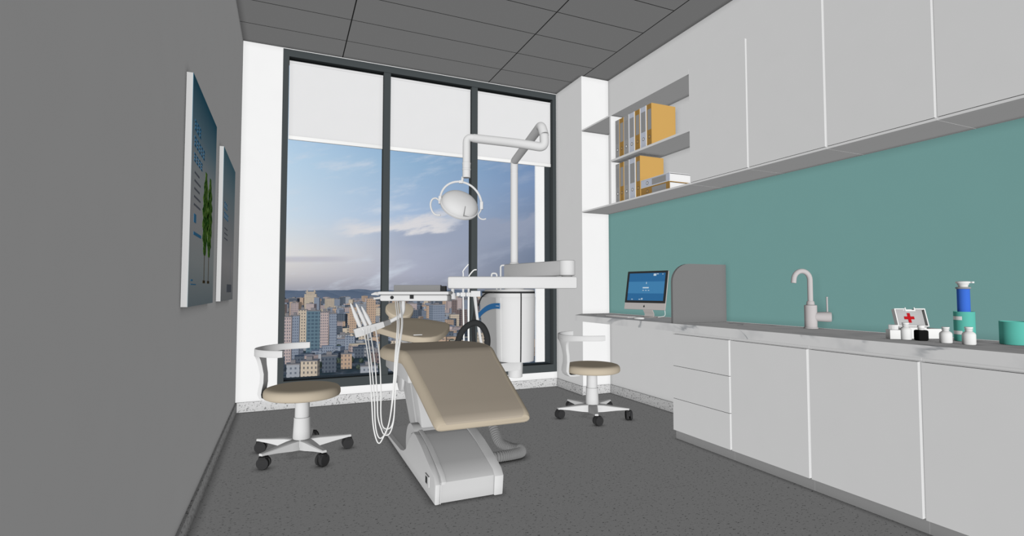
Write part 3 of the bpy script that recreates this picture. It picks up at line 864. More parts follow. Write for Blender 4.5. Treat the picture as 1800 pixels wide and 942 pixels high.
for z, yb in ((.488, 3.70), (.52, 3.715), (.55, 3.735), (.65, 3.785), (.75, 3.832), (.82, 3.86), (.90, 3.86), (.944, 3.86)):
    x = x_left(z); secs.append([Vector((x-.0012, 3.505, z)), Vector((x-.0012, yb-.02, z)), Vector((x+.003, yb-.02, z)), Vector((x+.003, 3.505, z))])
b.loft(secs); obj('side_shade_plate', b, UNIT_SHADED, u, label='flat tower side with shade painted as grey')  # added thin plate whose grey paints the shade on the tower side
# vertical seams: light one on the side edge, dark one on the front
b = MB()
for th_, m_, nm in ((math.radians(263), DARK, 'front_seam'), (math.radians(203), PILL, 'side_seam')):
    b = MB(); pts_ = []
    for z, s in ((.487, .926), (.55, .946), (.75, .976), (.90, .991), (.945, 1.0)):
        pts_.append((PX+.002+.150*s*math.cos(th_), 3.50+.150*s*math.sin(th_), z))
    if nm == 'front_seam': pts_.append((PX+.002+.150*.985*math.cos(th_), 3.50+.150*.985*math.sin(th_), .976))
    b.tube(pts_, .0048 if nm == 'front_seam' else .0018, n=6); obj(nm, b, m_, u)
b = MB().lathe([(.048, .365), (.052, .368), (.056, .470), (.060, .482)], (PX-.005, 3.48, 0), n=32); obj('tower_foot', b, UNIT, u)
b = MB().prism([(1.012, 3.36), (1.012, 3.18), (1.42, 3.42), (1.56, 3.42), (1.60, 3.55), (1.38, 3.60)], .420, .480, bev=.012); obj('link_arm', b, UNIT, u, sharp=30)
# black edge sloping down the rear of the tower top
b = MB().tube(catmull([(xside(.98)-.001, 3.55, .981), (xside(.98)-.001, 3.68, .976), (xside(.9)-.001, 3.80, .940), (xside(.9)-.001, 3.875, .875)], 6), .0055, n=6); obj('sloping_seal', b, DARK, u, label='black sloping edge line')

# upper swing arm (box section), side shade put into its darker grey
def beam(p, q, h, w0, w1=None, bev=.008):
    p, q = Vector(p), Vector(q); d = (q-p); L_ = d.length; d.normalize(); s_ = d.cross(UP).normalized()
    M_ = Matrix((d, s_, UP)).transposed().to_4x4(); M_.translation = p
    return MB().box((0, -w0/2, 0), (L_, w0/2, h), M=M_, bev=bev)
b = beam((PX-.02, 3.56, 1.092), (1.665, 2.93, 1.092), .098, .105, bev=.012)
obj('upper_swing_arm', b, UNIT_SHADED, u, sharp=32, label='white box arm with side shade painted as grey')
b = MB().lathe([(.046, 1.092), (.053, 1.097), (.053, 1.187), (.047, 1.191)], (1.665, 2.925, 0), n=30); obj('arm_end_cap', b, UNIT, u)
b = MB().lathe([(.075, .998), (.075, 1.092)], (PX, PY, 0), n=30); obj('arm_collar', b, UNIT, u)
b = MB().lathe([(.035, 1.084), (.035, 1.0925)], (1.665, 2.925, 0), n=24).cyl((1.665, 2.925, 1.190), (1.665, 2.925, 1.192), .03); obj('arm_joint', b, UNIT_GREY, u)
# lower swing arm: long bar across
o_ = Vector((.948, 3.188, 1.008))
Mb = fr(o_)
b = MB().box((0, -.045, 0), (.818, .050, .077), M=Mb, bev=.012); obj('lower_swing_arm', b, UNIT, u, sharp=32)
# tray
tr0 = Vector((.519, 3.161, .933)); Mt = fr(tr0)
b = MB().box((.0, -.02, .0), (.405, .24, .038), M=Mt, bev=.010).box((-.012, -.028, .038), (.413, .25, .058), M=Mt, bev=.008)
tray = obj('instrument_tray', b, UNIT, u, sharp=32)
c0 = Mt @ Vector((.074, -.0202, .022)); c1 = Mt @ Vector((.074, -.024, .022))
b = MB().cyl(c0, c1, .0105, n=20); obj('round_button', b, DARK, tray, label='black round button')
b = MB().box((.180, -.024, .014), (.203, -.0202, .038), M=Mt); obj('square_button', b, DARK, tray, label='black square button')
b = MB().box((.04, .17, .058), (.335, .235, .098), M=Mt, bev=.003); cp = obj('control_panel', b, UNIT_GREY, tray, label='grey raised control panel')
b = MB().box((.336, .18, .058), (.368, .23, .092), M=Mt); obj('panel_socket', b, DARK, cp, label='black socket block')
b = MB().tube([Mt @ Vector((-.012, .0, .044)), Mt @ Vector((-.03, -.01, .045)), Mt @ Vector((-.052, -.01, .040))], [.012, .010, .004], n=10)
b.tube([Mt @ Vector((0, -.005, .020)), Mt @ Vector((-.03, -.01, .016)), Mt @ Vector((-.036, -.01, .016))], [.008, .006, .010], n=10); obj('tray_handle', b, UNIT, tray)
# swivel between tray and lower arm
sw = o_ + RT*.028
b = MB().cyl(sw + UP*.001, sw - UP*.030, .011).tube([sw - UP*.028, sw - UP*.066], [.019, .023], n=20).tube([sw - UP*.050 - RT*.01, sw - UP*.047 - RT*.09], .012, n=12)
obj('tray_swivel', b, UNIT, u)
# instrument holder under the tray, on a bent pipe
pipe = fillet([(.648, 3.118, .935), (.648, 3.118, .852), (.552, 3.118, .803), (.540, 3.118, .798)], .06, 8)
b = MB().tube(pipe, .0115, n=14); obj('holder_pipe', b, UNIT, u)
b = MB().tube([(.567, 3.118, .812), (.515, 3.112, .793)], .0175, n=4, square=True, sx=.85, sy=1); obj('holder_joint', b, UNIT_GREY, u, label='grey joint')
b = MB(); 
hp0, hp1 = Vector((.530, 3.110, .798)), Vector((.362, 3.078, .752))
d_ = (hp1-hp0).normalized(); 
secs = []
for f, hh, ww in ((0, .016, .016), (.35, .020, .020), (.75, .025, .023), (1.0, .024, .022)):
    p = hp0.lerp(hp1, f); n1 = Vector((0, -1, 0)); n2 = d_.cross(n1).normalized()
    secs.append([p + n1*ww + n2*hh, p - n1*ww + n2*hh, p - n1*ww - n2*hh, p + n1*ww - n2*hh])
b.loft(secs); obj('instrument_holder', b, UNIT, u, sharp=30)

# handpieces (each lifts out of the holder) with their looping hoses
hp = [((.342, 3.080, .915), (.393, 3.075, .790), 'leftmost'), ((.372, 3.082, .912), (.425, 3.082, .795), 'second from the left'), ((.405, 3.088, .895), (.452, 3.088, .800), 'third from the left')]
loops = [
  [(0.412, 3.055, 0.765), (0.41, 2.848, 0.624), (0.409, 2.733, 0.457), (0.418, 2.733, 0.321), (0.433, 2.733, 0.244), (0.45, 2.733, 0.215), (0.471, 2.733, 0.244), (0.498, 2.733, 0.308), (0.522, 2.742, 0.457), (0.536, 2.745, 0.658), (0.569, 2.849, 0.815), (0.606, 3.09, 0.9325)],
  [(0.428, 3.06, 0.768), (0.423, 2.858, 0.624), (0.424, 2.742, 0.457), (0.43, 2.742, 0.33), (0.439, 2.742, 0.267), (0.455, 2.742, 0.238), (0.477, 2.742, 0.253), (0.503, 2.742, 0.321), (0.519, 2.747, 0.457), (0.53, 2.745, 0.658), (0.562, 2.858, 0.815), (0.597, 3.1, 0.9325)],
  [(0.446, 3.068, 0.772), (0.442, 2.862, 0.624), (0.44, 2.751, 0.457), (0.445, 2.751, 0.348), (0.462, 2.751, 0.285), (0.48, 2.751, 0.25), (0.507, 2.751, 0.256), (0.526, 2.751, 0.321), (0.530, 2.735, 0.457), (0.540, 2.735, 0.658), (0.585, 2.858, 0.815), (0.622, 3.11, 0.9325)],
  [(0.478, 3.08, 0.785), (0.47, 2.876, 0.643), (0.462, 2.769, 0.475), (0.463, 2.769, 0.357), (0.472, 2.769, 0.294), (0.493, 2.769, 0.274), (0.518, 2.769, 0.285), (0.53, 2.759, 0.348), (0.532, 2.745, 0.475), (0.545, 2.74, 0.658), (0.592, 2.868, 0.815), (0.629, 3.11, 0.9325)]]
for i, (a, c_, w_) in enumerate(hp):
    t = thing('dental_handpiece', f'slim white dental handpiece upright in the holder, {w_}', 'handpiece', c_, 'handpieces in the tray holder')
    A, C_ = Vector(a), Vector(c_)
    b = MB().tube([C_, C_.lerp(A, .5), C_.lerp(A, .8), A, A + (A-C_).normalized()*.012], [.0115, .0130, .0085, .006, .0015], n=14); obj('grip', b, UNIT, t)
    b = MB().tube([Vector(c_), *catmull([c_, loops[i][0]], 3)[1:], *catmull(loops[i], 6)[1:]], .0034, n=8); obj('hose', b, TUBE, t, label='thin white looping hose')
b = MB().tube(catmull(loops[3], 6), .0034, n=8); o = obj('hose', b, TUBE, u, label='spare thin white hose without a handpiece')

# assistant holder under the lower arm
Ma = fr((1.089, 3.457, .953))
b = MB().box((0, -.012, .004), (.022, .012, .028), M=Ma).box((.026, -.018, .0), (.064, .018, .030), M=Ma, bev=.004).box((.067, -.018, .0), (.100, .018, .030), M=Ma, bev=.004).box((0.01, -.006, .010), (.10, .006, .022), M=Ma)
b.prism([(.10, -.02), (.165, -.01), (.150, .02), (.10, .02)], .0, .040, M=Ma)
for xx in (.045, .083): b.cyl(Ma @ Vector((xx, 0, .028)), Ma @ Vector((xx, 0, .056)), .008, n=12)
obj('assistant_holder', b, UNIT, u, sharp=30)
def instrument(label, path, r, hosepath, hr):
    t = thing('suction_handpiece', label, 'handpiece', path[0], 'suction instruments beside the tower')
    b = MB().tube(catmull(path, 5), r, n=8); obj('nozzle', b, PILL, t)
    b = MB().tube(catmull(hosepath, 6), hr, n=10); obj('hose', b, TUBE, t)
P0 = Ma @ Vector((.045, 0, .056)); P1 = Ma @ Vector((.083, 0, .056))
q0 = Ma @ Vector((.045, 0, 0)); q1 = Ma @ Vector((.083, 0, 0)); q2 = Ma @ Vector((.130, .0, 0))
instrument('thin bent suction tip rising behind the long white arm', [P0, P0 + UP*.10, P0 + UP*.125, P0 + UP*.17 + RT*.036], .004, [q0, q0 - UP*.20 + RT*.004, q0 - UP*.36 + RT*.008, q0 - UP*.43 + RT*.01 + FW*.03], .0052)
instrument('curved suction tip with a hooked end, right of the thin bent one', [P1, P1 + UP*.075, P1 + UP*.10 + RT*.01, P1 + UP*.128 + RT*.035, P1 + UP*.132 + RT*.055], .0045, [q1, q1 - UP*.20, q1 - UP*.36 + RT*.002, q1 - UP*.43 + FW*.03], .0068)
b = MB().tube(catmull([q2, q2 - UP*.12 + RT*.012, q2 - UP*.26 + RT*.032, q2 - UP*.38 + RT*.055], 6), .0085, n=10)
b.tube(catmull([q2 + FW*.03 - RT*.012, q2 - UP*.12 + RT*.004 + FW*.03, q2 - UP*.26 + RT*.024 + FW*.03, q2 - UP*.38 + RT*.046 + FW*.03], 6), .006, n=10)
obj('supply_hose', b, UNIT, u)
b = MB().tube(catmull([(1.262, 3.56, .955), (1.268, 3.57, .86), (1.262, 3.6, .75), (1.27, 3.6, .60), (1.30, 3.58, .46)], 6), .013, n=10); obj('supply_hose', b, DARK, u, label='dark supply hose')
# cup filler and rinse spout on the tower
b = MB().tube(fillet([(1.478, 3.60, 1.0), (1.478, 3.60, 1.185), (1.478+.035, 3.585, 1.185), (1.478+.037, 3.585, 1.15)], .018, 6), .0068, n=12); obj('cup_filler', b, UNIT, u)
b = MB().tube(fillet([(1.455, 3.62, 1.0), (1.455, 3.62, 1.125), (1.455-.035, 3.635, 1.125), (1.455-.037, 3.635, 1.10)], .018, 6), .0068, n=12); obj('rinse_spout', b, UNIT, u)

# ---------------------------------------------------------------- operating lamp on its pole
l = thing('operating_lamp', 'white dental operating lamp with round dome hanging from a tall pole', 'lamp', (PX, PY, 1.19))
b = MB().lathe([(.036, 1.1915), (.036, 1.198), (.028, 1.204), (.028, 1.865), (.0285, 1.866), (.0285, 1.872), (.028, 1.873), (.028, 1.905)], (PX, PY, 0), n=28); obj('pole', b, UNIT, l)
A1 = [(PX, PY, 1.90), (PX, PY, 1.955), (1.405, 2.82, 1.985), (1.418, 2.775, 1.985), (1.418, 2.775, 1.955)]
path = fillet([(PX, PY, 1.90), (PX, PY, 1.962), (1.418, 2.80, 2.010), (1.424, 2.775, 1.945)], .045, 8)
b = MB().tube(path, .0285, n=22); obj('upper_arm', b, UNIT, l, sharp=60)
path = fillet([(1.424, 2.775, 1.945), (1.426, 2.772, 1.865), (1.30, 2.852, 1.896), (1.082, 3.088, 1.967)], .085, 9)
b = MB().tube(path, .0275, n=22).tube([(1.424, 2.775, 1.941), (1.424, 2.775, 1.9455)], .0290, n=22); obj('lower_arm', b, UNIT, l, sharp=60)
path = fillet([(1.10, 3.070, 1.962), (1.042, 3.112, 1.975), (1.042, 3.114, 1.80)], .05, 8)
b = MB().tube(path, .0245, n=22); obj('drop_tube', b, UNIT, l, sharp=60)
b = MB().lathe([(.0255, 1.715), (.0255, 1.762), (.0275, 1.764), (.0275, 1.772), (.0255, 1.774), (.0265, 1.800), (.0275, 1.802), (.0275, 1.810), (.0255, 1.812)], (1.042, 3.114, 0), n=24); obj('swivel_sleeve', b, UNIT, l)
hub = Vector((1.012, 3.134, 1.562))
b = MB().cyl((1.022, 3.128, 1.722), (1.018, 3.131, 1.690), .009, n=12).box((-.012, -.008, .118), (.012, .008, .136), M=fr(hub)); 
obj('yoke_stem', b, UNIT, l)
Mh = fr(hub)
b = MB(); N = 22
arc = [Mh @ Vector((.132*math.cos(a), 0, .132*math.sin(a)-.004 - .018*math.cos(a))) for a in [math.radians(2+176*i/N) for i in range(N+1)]]
b.tube(arc, .0055, sx=1.0, sy=1.25, n=10, up=FW); obj('yoke', b, UNIT, l)
nl = (-FW*.66 + RT*.37 + UP*.66).normalized()
major = (RT*.86 - UP*.42); major = (major - nl*major.dot(nl)).normalized(); third = nl.cross(major)
Md = Matrix((major, third, nl)).transposed().to_4x4(); Md.translation = hub - nl*.022; Md = Md @ Matrix.Scale(.93, 4)
b = MB().lathe([(.112, -.030), (.133, -.026), (.137, -.018), (.137, -.008), (.131, -.004)], M=Md, n=44); obj('lamp_rim', b, UNIT, l)
b = MB(); pr_ = [(.131, -.004)] + [(.131*math.cos(a)**.9, -.004+.070*math.sin(a)) for a in [math.radians(8*i) for i in range(1, 11)]] + [(.002, .067)]
b.lathe(pr_, M=Md, n=44); dome = obj('lamp_dome', b, UNIT, l, sharp=60)
b = MB().lathe([(.0001, -.034), (.10, -.032), (.112, -.029)], M=Md, n=40); obj('lamp_reflector', b, UNIT_GREY, l)
for sg, z in ((-1, .014), (1, -.022)):
    b = MB().box((sg*.132-.010, -.012, z-.028), (sg*.132+.010, .012, z+.022), M=Mh, bev=.003); obj('pivot_block', b, UNIT, l)
hl = [(-.140, 0, .010), (-.160, -.004, .022), (-.182, -.01, .012), (-.192, -.01, -.020), (-.182, -.01, -.060), (-.160, -.01, -.084), (-.128, -.01, -.088)]
b = MB().tube(catmull([Mh @ Vector(p) for p in hl], 6), .0058, n=10); obj('handle', b, UNIT, l)
hl = [(.132, 0, -.030), (.126, -.01, -.060), (.112, -.02, -.088), (.122, -.02, -.108), (.142, -.02, -.116), (.162, -.02, -.112)]
b = MB().tube(catmull([Mh @ Vector(p) for p in hl], 6), .0045, n=10); obj('handle', b, UNIT, l)
b = MB().prism([(.022, -.105), (.060, -.108), (.030, -.098), (.038, -.042), (.034, -.042)], -.085, -.079, axis='y', M=Mh); obj('dome_lever', b, UNIT_GREY, l)

# ---------------------------------------------------------------- city outside
def bmat(name, wall, win, fx, fz, wx=.5, wz=.5):
    def f(h, v, s):
        c1 = h.m('ADD', s[0], s[1])
        a = h.m('FRACT', h.m('MULTIPLY', c1, 1/fx)); z = h.m('FRACT', h.m('MULTIPLY', s[2], 1/fz))
        k_ = h.m('MULTIPLY', h.m('LESS_THAN', a, wx), h.m('LESS_THAN', z, wz))
        geo = h.n('ShaderNodeNewGeometry'); sz = h.n('ShaderNodeSeparateXYZ'); h.link(geo.outputs['Normal'], sz.inputs[0])
        k_ = h.m('MULTIPLY', k_, h.m('LESS_THAN', sz.outputs[2], .5))
        nz = h.noise(v, .12, 3)
        wc = h.mix(h.m('MULTIPLY', nz, .5), wall, tuple(c*.62 for c in wall))
        return h.mix(k_, wc, win)
    return node_mat(name, f)
BM = {
 'pink': bmat('facade_pink', lin((170, 152, 146)), lin((100, 97, 102)), 1.8, 2.6, .45, .55),
 'blue': bmat('facade_blue_grey', lin((126, 132, 142)), lin((84, 90, 102)), 1.7, 2.5, .45, .55),
 'cream': bmat('facade_cream', lin((180, 164, 144)), lin((94, 90, 88)), 2.6, 3.2, .38, .5),
 'orange': bmat('facade_orange', lin((170, 144, 122)), lin((112, 102, 96)), 2.6, 3.1, .42, .5),
 'slate': bmat('facade_slate', lin((84, 90, 98)), lin((58, 64, 74)), 2.4, 3.0, .5, .5),
 'teal': bmat('facade_teal_glass', lin((92, 112, 122)), lin((68, 84, 96)), 3.4, 3.4, .7, .6),
 'white': bmat('facade_white', lin((146, 147, 150)), lin((94, 98, 105)), 3.0, 3.2, .4, .45),
 'brown': bmat('facade_brown', lin((108, 94, 90)), lin((62, 60, 66)), 2.6, 3.0, .45, .5)}
ROOF = mat('flat_roof_grey', lin((112, 108, 108)))
WORDS = {'pink': 'pale pink', 'blue': 'blue-grey', 'cream': 'cream', 'orange': 'orange', 'slate': 'dark slate', 'teal': 'teal glazed', 'white': 'off-white', 'brown': 'brown'}
GZ = -60.0
cache = {}
def building(x, y, w_, h_, key, label, group=None, dp=None, rot=0.0, crown=None, name='apartment_tower', parts=False):
    d_ = dp or w_*.9
    k_ = (key, round(w_/4)*4, round(h_/5)*5, crown)
    if not parts and k_ in cache:
        o = cache[k_].copy(); COL.objects.link(o); o.scale = (w_/k_[1], w_/k_[1], h_/k_[2])
    elif not parts:
        W_, H_ = k_[1], k_[2]
        b = MB().box((-W_/2, -W_*.45, 0), (W_/2, W_*.45, H_))
        b.mi = 1; b.box((-W_*.2, -W_*.15, H_), (W_*.12, W_*.2, H_+2.6)); b.box((-W_/2, -W_*.45, H_), (W_/2, -W_*.45+.5, H_+.9))
        if crown: b.mi = 0; b.box((-W_*.3, -W_*.3, H_), (W_*.3, W_*.3, H_+5))
        o = obj(name, b, [BM[key], ROOF], sharp=20); cache[k_] = o; o.scale = (w_/W_, w_/W_, h_/H_)
    else:
        o = thing(name, label, 'building', (0, 0, 0))
        b = MB().box((-w_/2, -d_/2, 0), (w_/2, d_/2, h_)); obj('facade', b, BM[key], o, sharp=20)
        b = MB().box((-w_/2-.2, -d_/2-.2, h_), (w_/2+.2, d_/2+.2, h_+.7)).box((-w_*.22, -d_*.2, h_+.7), (w_*.15, d_*.25, h_+3.0)); obj('roof', b, ROOF, o, sharp=20)
        if crown:
            b = MB().box((-w_*.36, -d_*.36, h_+.7), (w_*.36, d_*.36, h_+4)); b.box((-w_*.44, -d_*.44, h_+4), (w_*.44, d_*.44, h_+5.2))
            for sx_ in (-.3, .3): b.box((w_*sx_-1.2, -1.2, h_+5.2), (w_*sx_+1.2, 1.2, h_+9))
            obj('roof_crown', b, BM['cream'], o, sharp=20)
    o.location = (x, y, GZ); o.rotation_euler = (0, 0, rot)
    tag(o, label, 'building', group); return o
hero = [
 (16.3, 389.8, 11.0, 11.6, 'cream', 'low cream apartment block with dark window openings, bottom left of the window view', 8, -.25, None, 'apartment_block'),
 (5.6, 392.0, 8.4, 9.6, 'white', 'low pale grey block at the bottom left, beside the cream one', 8, -.1, None, 'apartment_block'),
 (34.0, 523.1, 7.4, 39.6, 'pink', 'tall pink tower, left half of the joined pair of towers', 8, -.12, None, 'apartment_tower'),
 (41.6, 521.5, 6.6, 38.4, 'blue', 'tall blue-grey tower, right half of the joined pair beside the pink one', 8, -.12, None, 'apartment_tower'),
 (25.0, 540.0, 12.5, 40.5, 'teal', 'dark teal glazed tower standing left of the pink and blue pair', 10, -.1, None, 'office_tower'),
 (7.8, 498.8, 7.1, 38.0, 'blue', 'narrow blue-grey tower near the left edge of the window view', 7, -.1, None, 'apartment_tower'),
 (16.9, 594.8, 8.6, 39.6, 'cream', 'cream tower between the narrow blue-grey and the teal glazed ones', 8, -.1, None, 'apartment_tower'),
 (1.5, 470.0, 6.6, 38.5, 'pink', 'pink tower cut by the left window frame', 7, -.1, None, 'apartment_tower'),
 (48.0, 1177.5, 24.0, 52.0, 'cream', 'broad cream tower with a crowned roof standing above the skyline', 22, -.1, True, 'crowned_tower'),
 (103.8, 706.5, 11.4, 49.5, 'orange', 'tall orange tower just left of the first window mullion', 10, -.1, None, 'apartment_tower'),
 (82.0, 717.6, 9.1, 37.9, 'orange', 'slim orange tower seen behind the dental handpieces', 9, -.1, None, 'apartment_tower'),
 (30.6, 411.4, 10.0, 12.0, 'slate', 'low dark slate block below the pink and blue pair', 9, -.1, None, 'apartment_block'),
 (44.0, 424.2, 8.0, 11.2, 'orange', 'low orange block right of the low slate one', 8, -.1, None, 'apartment_block'),
 (56.0, 388.0, 12.0, 6.2, 'white', 'long low white block along the bottom of the left window pane', 10, -.1, None, 'low_block'),
 (62.5, 642.4, 16.0, 8.1, 'white', 'wide low white building in the middle distance behind the hoses', 9, -.1, None, 'low_block'),
 (247.9, 926.4, 26.0, 32.3, 'orange', 'wide orange block seen above the backrest of the dental chair', 18, -.2, None, 'apartment_block'),
 (205.0, 910.9, 16.0, 36.5, 'pink', 'pink tower seen under the instrument tray, left of the wide orange block', 14, -.2, None, 'apartment_tower'),
 (285.0, 813.0, 17.0, 35.5, 'brown', 'brown tower seen below the long swing arm, left of the unit tower', 14, -.25, None, 'apartment_tower'),
 (345.0, 742.0, 14.0, 34.0, 'slate', 'dark slate tower seen right of the dental unit tower', 12, -.3, None, 'apartment_tower'),
 (283.0, 640.0, 15.0, 14.0, 'brown', 'low brown block seen low down right of the dental unit', 12, -.3, None, 'apartment_block')]
for x, y, w_, h_, key, lab, dp, rot, cr, nm in hero:
    building(x, y, w_, h_, key, lab, None, dp, rot, cr, nm, parts=True)
occ = [(h_[0], h_[1], h_[2]) for h_ in hero]
keys = ['pink', 'blue', 'cream', 'orange', 'slate', 'white', 'brown', 'slate', 'blue', 'brown']
cnt = 0; tries = 0
while cnt < 270 and tries < 9000:
    tries += 1
    r_ = rnd.random()
    D = 430 + 2100*r_**1.15
    az = math.radians(rnd.uniform(-2.5, 30))
    x, y = D*math.sin(az), D*math.cos(az)
    near = D < 700
    if near and az < math.radians(8.5): 
        if D > 560 and rnd.random() < .6: pass
        else: continue
    w_ = rnd.uniform(6.5, 12.5)*(1+D/2600); 
    tall = rnd.random() < (.62 if D > 900 else .30)
    h_ = rnd.uniform(24, 46) if tall else rnd.uniform(8, 22)
    if rnd.random() < .07 and D > 900: h_ += 12
    if 510 < D < 680 and math.degrees(az) < 9.5 and math.degrees(az) > 4.5: h_ = min(h_, 9)
    if any(abs(x-a)+abs(y-c_)*.5 < (w_+q)*.80 for a, c_, q in occ): continue
    if D > 1500: h_ = min(h_, rnd.uniform(22, 42))
    key = rnd.choice(keys if D > 700 else keys[4:] + ['cream', 'pink'])
    if tall and rnd.random() < .35: key = rnd.choice(['orange', 'pink', 'cream'])
    occ.append((x, y, w_))
    size = 'tower' if tall else 'block'
    side = 'left' if math.degrees(az) < 10.5 else ('middle' if math.degrees(az) < 21.8 else 'right')
    dist = 'nearer' if D < 900 else ('far' if D < 1700 else 'farthest')
    lab = f'{WORDS[key]} {"high-rise tower" if tall else "low-rise block"} in the {dist} part of the city behind the {side} window pane'
    building(x, y, w_, h_, key, lab, 'city buildings: ' + lab, None, rnd.uniform(-.6, .4), None, 'apartment_' + size)
    cnt += 1
# ground of the city: dark greens and roofs
def f_ground(h, v, s):
    a = h.noise(v, .02, 6, .7); b_ = h.noise(v, .11, 3, .6)
    c1 = h.mix(h.sstep(a, .42, .60), lin((62, 72, 74)), lin((98, 98, 100)))
    return h.mix(h.m('MULTIPLY', h.sstep(b_, .55, .68), .6), c1, lin((132, 126, 124)))
GROUND = node_mat('city_ground', f_ground)
b = MB().box((-2500, 60, GZ-2), (4500, 7000, GZ)); o = struct('exterior_ground', b, GROUND)
HILLM = node_mat('hazed_hill_ground', lambda h, v, s: h.mix(h.noise(v, .004, 4), lin((104, 110, 120)), lin((126, 130, 138))))  # blue-grey distance haze is put into the hill colour
r4 = random.Random(9); b = MB()
for i in range(46):        # low rounded ridge closing the plain
    az_ = math.radians(-14 + i*1.25 + r4.uniform(-.4, .4)); D = r4.uniform(3600, 4600); hh = r4.uniform(46, 68); R_ = r4.uniform(260, 420)
    b.lathe([(R_, GZ), (R_*.8, GZ+hh*.30), (R_*.5, GZ+hh*.72), (R_*.2, GZ+hh*.96), (1, GZ+hh)], (D*math.sin(az_), D*math.cos(az_), 0), n=20)
struct('exterior_hills', b, HILLM, sharp=70)
# low-rise sprawl that cannot be counted
b = MB(); r2 = random.Random(21); spr = []
for i in range(2600):
    D = 380 + 2700*r2.random()**1.25; az = math.radians(r2.uniform(-4, 32)); x, y = D*math.sin(az), D*math.cos(az)
    if D < 480 and r2.random() < .5: continue
    w_ = r2.uniform(5, 11)*(1+D/1800); d_ = r2.uniform(5, 10)*(1+D/1800)
    if any(abs(x-a) < (q*.85+w_*.85) and abs(y-c_) < (q*.85+w_*.85) for a, c_, q in occ): continue
    spr.append((x, y, w_)); h_ = r2.uniform(3, 9)*(1+D/900)
    if D > 2200: h_ = r2.uniform(4, 17)
    b.mi = r2.choice([0, 1, 2, 3, 3, 4, 4, 5]) if D < 1600 else r2.choice([3, 3, 4, 4, 4, 2])  # far boxes keep to muted facades, standing in for distance haze
    b.box((-w_/2, -d_/2, 0), (w_/2, d_/2, h_), M=Matrix.Translation((x, y, GZ)) @ Matrix.Rotation(r2.uniform(-.7, .7), 4, 'Z'))
o = obj('low_rise_sprawl', b, [BM['white'], BM['cream'], BM['pink'], BM['slate'], BM['blue'], BM['orange']], sharp=20)
tag(o, 'dense low-rise housing spreading between the towers to the horizon', 'buildings'); o['kind'] = 'stuff'
# trees patches
def f_tree(h, v, s): return h.mix(h.sstep(h.noise(v, .35, 4, .7), .4, .65), lin((48, 58, 52)), lin((86, 94, 80)))
TREEM = node_mat('tree_canopy', f_tree)
b = MB(); r3 = random.Random(5)
for i in range(420):
    D = r3.uniform(400, 700); az = math.radians(r3.choice([r3.uniform(-1, 9.5), r3.uniform(12, 28)])); x, y = D*math.sin(az), D*math.cos(az)
    R_ = r3.uniform(2.2, 4.5)
    if any(abs(x-a) < q*.85+R_ and abs(y-c_) < q*.85+R_ for a, c_, q in occ+spr): continue
    b.lathe([(R_*.55, 0), (R_, R_*.6), (R_*.9, R_*1.1), (R_*.5, R_*1.5), (.1, R_*1.65)], (x, y, GZ), n=7)
o = obj('tree_canopy', b, TREEM, sharp=80); tag(o, 'dark tree canopy filling the gaps between the nearer city blocks', 'trees'); o['kind'] = 'stuff'

# ---------------------------------------------------------------- sky
wd = bpy.data.worlds.new('evening_sky'); wd.cycles.sampling_method = 'NONE'; sc.world = wd; wd.use_nodes = True
nt = wd.node_tree; h = NT(nt); bg = nt.nodes['Background']
tc = h.n('ShaderNodeTexCoord'); sx = h.n('ShaderNodeSeparateXYZ'); h.link(tc.outputs['Generated'], sx.inputs[0])
az = h.m('ARCTAN2', sx.outputs[0], sx.outputs[1]); el = h.m('ARCSINE', sx.outputs[2])
azd = h.m('MULTIPLY', az, 180/PI); eld = h.m('MULTIPLY', el, 180/PI)
a01 = h.m('DIVIDE', azd, 26.0, clamp=True); e01 = h.m('DIVIDE', eld, 18.0, clamp=True)
left = h.ramp(e01, [(0, lin((158, 159, 170))), (.09, lin((200, 197, 199))), (.20, lin((222, 220, 218))), (.42, lin((200, 216, 230))), (.72, lin((184, 209, 230))), (1, lin((164, 196, 226)))])
mid = h.ramp(e01, [(0, lin((148, 151, 166))), (.10, lin((168, 172, 190))), (.25, lin((174, 180, 198))), (.45, lin((165, 186, 214))), (.75, lin((146, 178, 208))), (1, lin((124, 162, 202)))])
right = h.ramp(e01, [(0, lin((110, 120, 136))), (.15, lin((114, 126, 148))), (.40, lin((124, 138, 164))), (.65, lin((122, 146, 182))), (1, lin((98, 134, 178)))])
c1 = h.mix(h.m('MULTIPLY', a01, 2.0, clamp=True), left, mid)
c2 = h.mix(h.m('SUBTRACT', h.m('MULTIPLY', a01, 2.0), 1.0, clamp=True), c1, right)
cv = h.n('ShaderNodeCombineXYZ')
tiltd = h.m('SUBTRACT', eld, h.m('MULTIPLY', azd, .22))
h.link(h.m('MULTIPLY', azd, .09), cv.inputs[0]); h.link(h.m('MULTIPLY', tiltd, .30), cv.inputs[1])
nz = h.noise(cv.outputs[0], 1.6, 6, .58)
wisps = h.m('MULTIPLY', h.m('MULTIPLY', h.sstep(nz, .50, .74), .72), h.m('SUBTRACT', 1.0, h.m('MULTIPLY', h.sstep(azd, 13.0, 19.0), .75)))
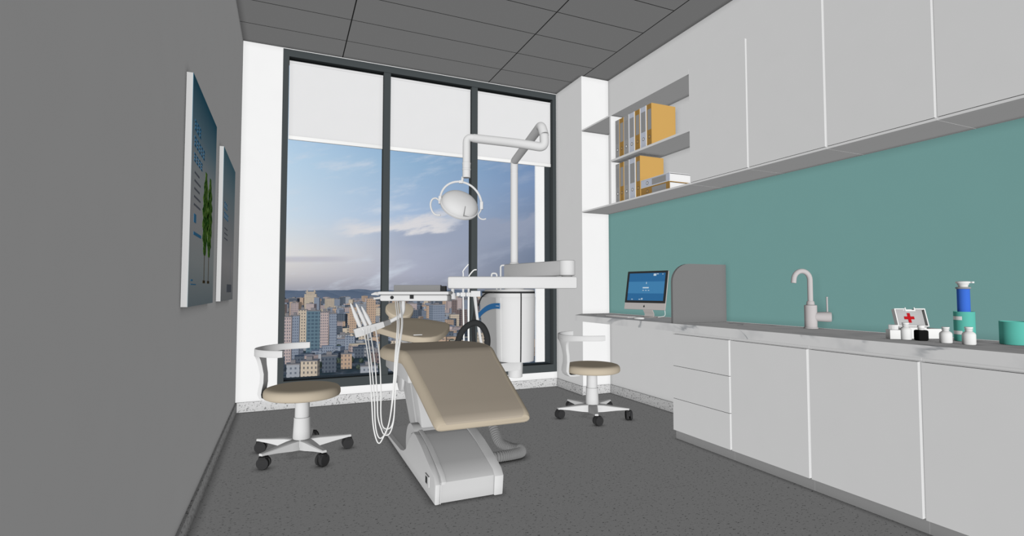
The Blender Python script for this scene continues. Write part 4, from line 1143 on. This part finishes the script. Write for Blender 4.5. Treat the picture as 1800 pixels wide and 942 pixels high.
# one bright cloud bank rising to the right, with a grey-violet belly under it
bank = h.m('SUBTRACT', eld, h.m('ADD', 5.2, h.m('MULTIPLY', azd, .12)))
bank = h.m('ADD', bank, h.m('MULTIPLY', h.m('SUBTRACT', nz, .5), 5.0))
br = h.m('MULTIPLY', h.m('MULTIPLY', h.sstep(bank, -.5, .35), h.m('SUBTRACT', 1.0, h.sstep(bank, .4, 1.6))), h.m('MULTIPLY', h.sstep(azd, 3.0, 8.0), h.m('SUBTRACT', 1.0, h.sstep(azd, 15.0, 20.0))))
belly = h.m('MULTIPLY', h.m('MULTIPLY', h.sstep(bank, -5.0, -.3), h.m('SUBTRACT', 1.0, h.sstep(bank, -.4, .4))), h.sstep(azd, 6.0, 15.0))
c3 = h.mix(wisps, c2, lin((206, 214, 226)))
c3 = h.mix(h.m('MULTIPLY', wisps, h.sstep(azd, 17, 25)), c3, lin((140, 152, 180)))
c4 = h.mix(h.m('MULTIPLY', belly, .75), c3, lin((152, 160, 180)))
c5 = h.mix(h.m('MULTIPLY', br, .85), c4, lin((224, 220, 220)))
# thin dark streak low on the left
stk = h.m('ABSOLUTE', h.m('SUBTRACT', eld, h.m('ADD', 3.1, h.m('MULTIPLY', azd, .03))))
stk = h.m('MULTIPLY', h.m('SUBTRACT', 1.0, h.sstep(stk, .1, .45)), h.m('SUBTRACT', 1.0, h.sstep(azd, 3.5, 7.5)))
c6 = h.mix(h.m('MULTIPLY', stk, .55), c5, lin((176, 174, 188)))
h.link(c6, bg.inputs['Color']); bg.inputs['Strength'].default_value = 1.0

# ---------------------------------------------------------------- light: even ambient + one level key light
wd.light_settings.ao_factor = .228; wd.light_settings.distance = .05
cy = sc.cycles
cy.use_fast_gi = True; cy.fast_gi_method = 'ADD'; cy.ao_bounces = 0; cy.ao_bounces_render = 0; cy.use_denoising = True
cy.diffuse_bounces = 0; cy.glossy_bounces = 2; cy.transmission_bounces = 8; cy.max_bounces = 10
ld_ = bpy.data.lights.new('key_sun', 'SUN'); ld_.energy = 2.865; ld_.angle = 0; ld_.use_shadow = False
lo_ = bpy.data.objects.new('key_sun', ld_); COL.objects.link(lo_); lo_.location = (0, -1, 2.5)
lo_.rotation_euler = (math.radians(90+2.4), 0, -math.radians(23.58))

# ---------------------------------------------------------------- camera
cam = bpy.data.cameras.new('camera'); co = bpy.data.objects.new('camera', cam); COL.objects.link(co)
co.location = (0, 0, 1.0)
co.rotation_euler = (math.radians(90+2.427), 0, -math.radians(23.58))
cam.sensor_fit = 'HORIZONTAL'; cam.sensor_width = 36; cam.lens = 36*908.5/1800
cam.clip_start = .02; cam.clip_end = 9000
sc.camera = co
vs = sc.view_settings
vs.view_transform = 'Standard'; vs.look = 'None'; vs.exposure = 0; vs.gamma = 1; vs.use_curve_mapping = False
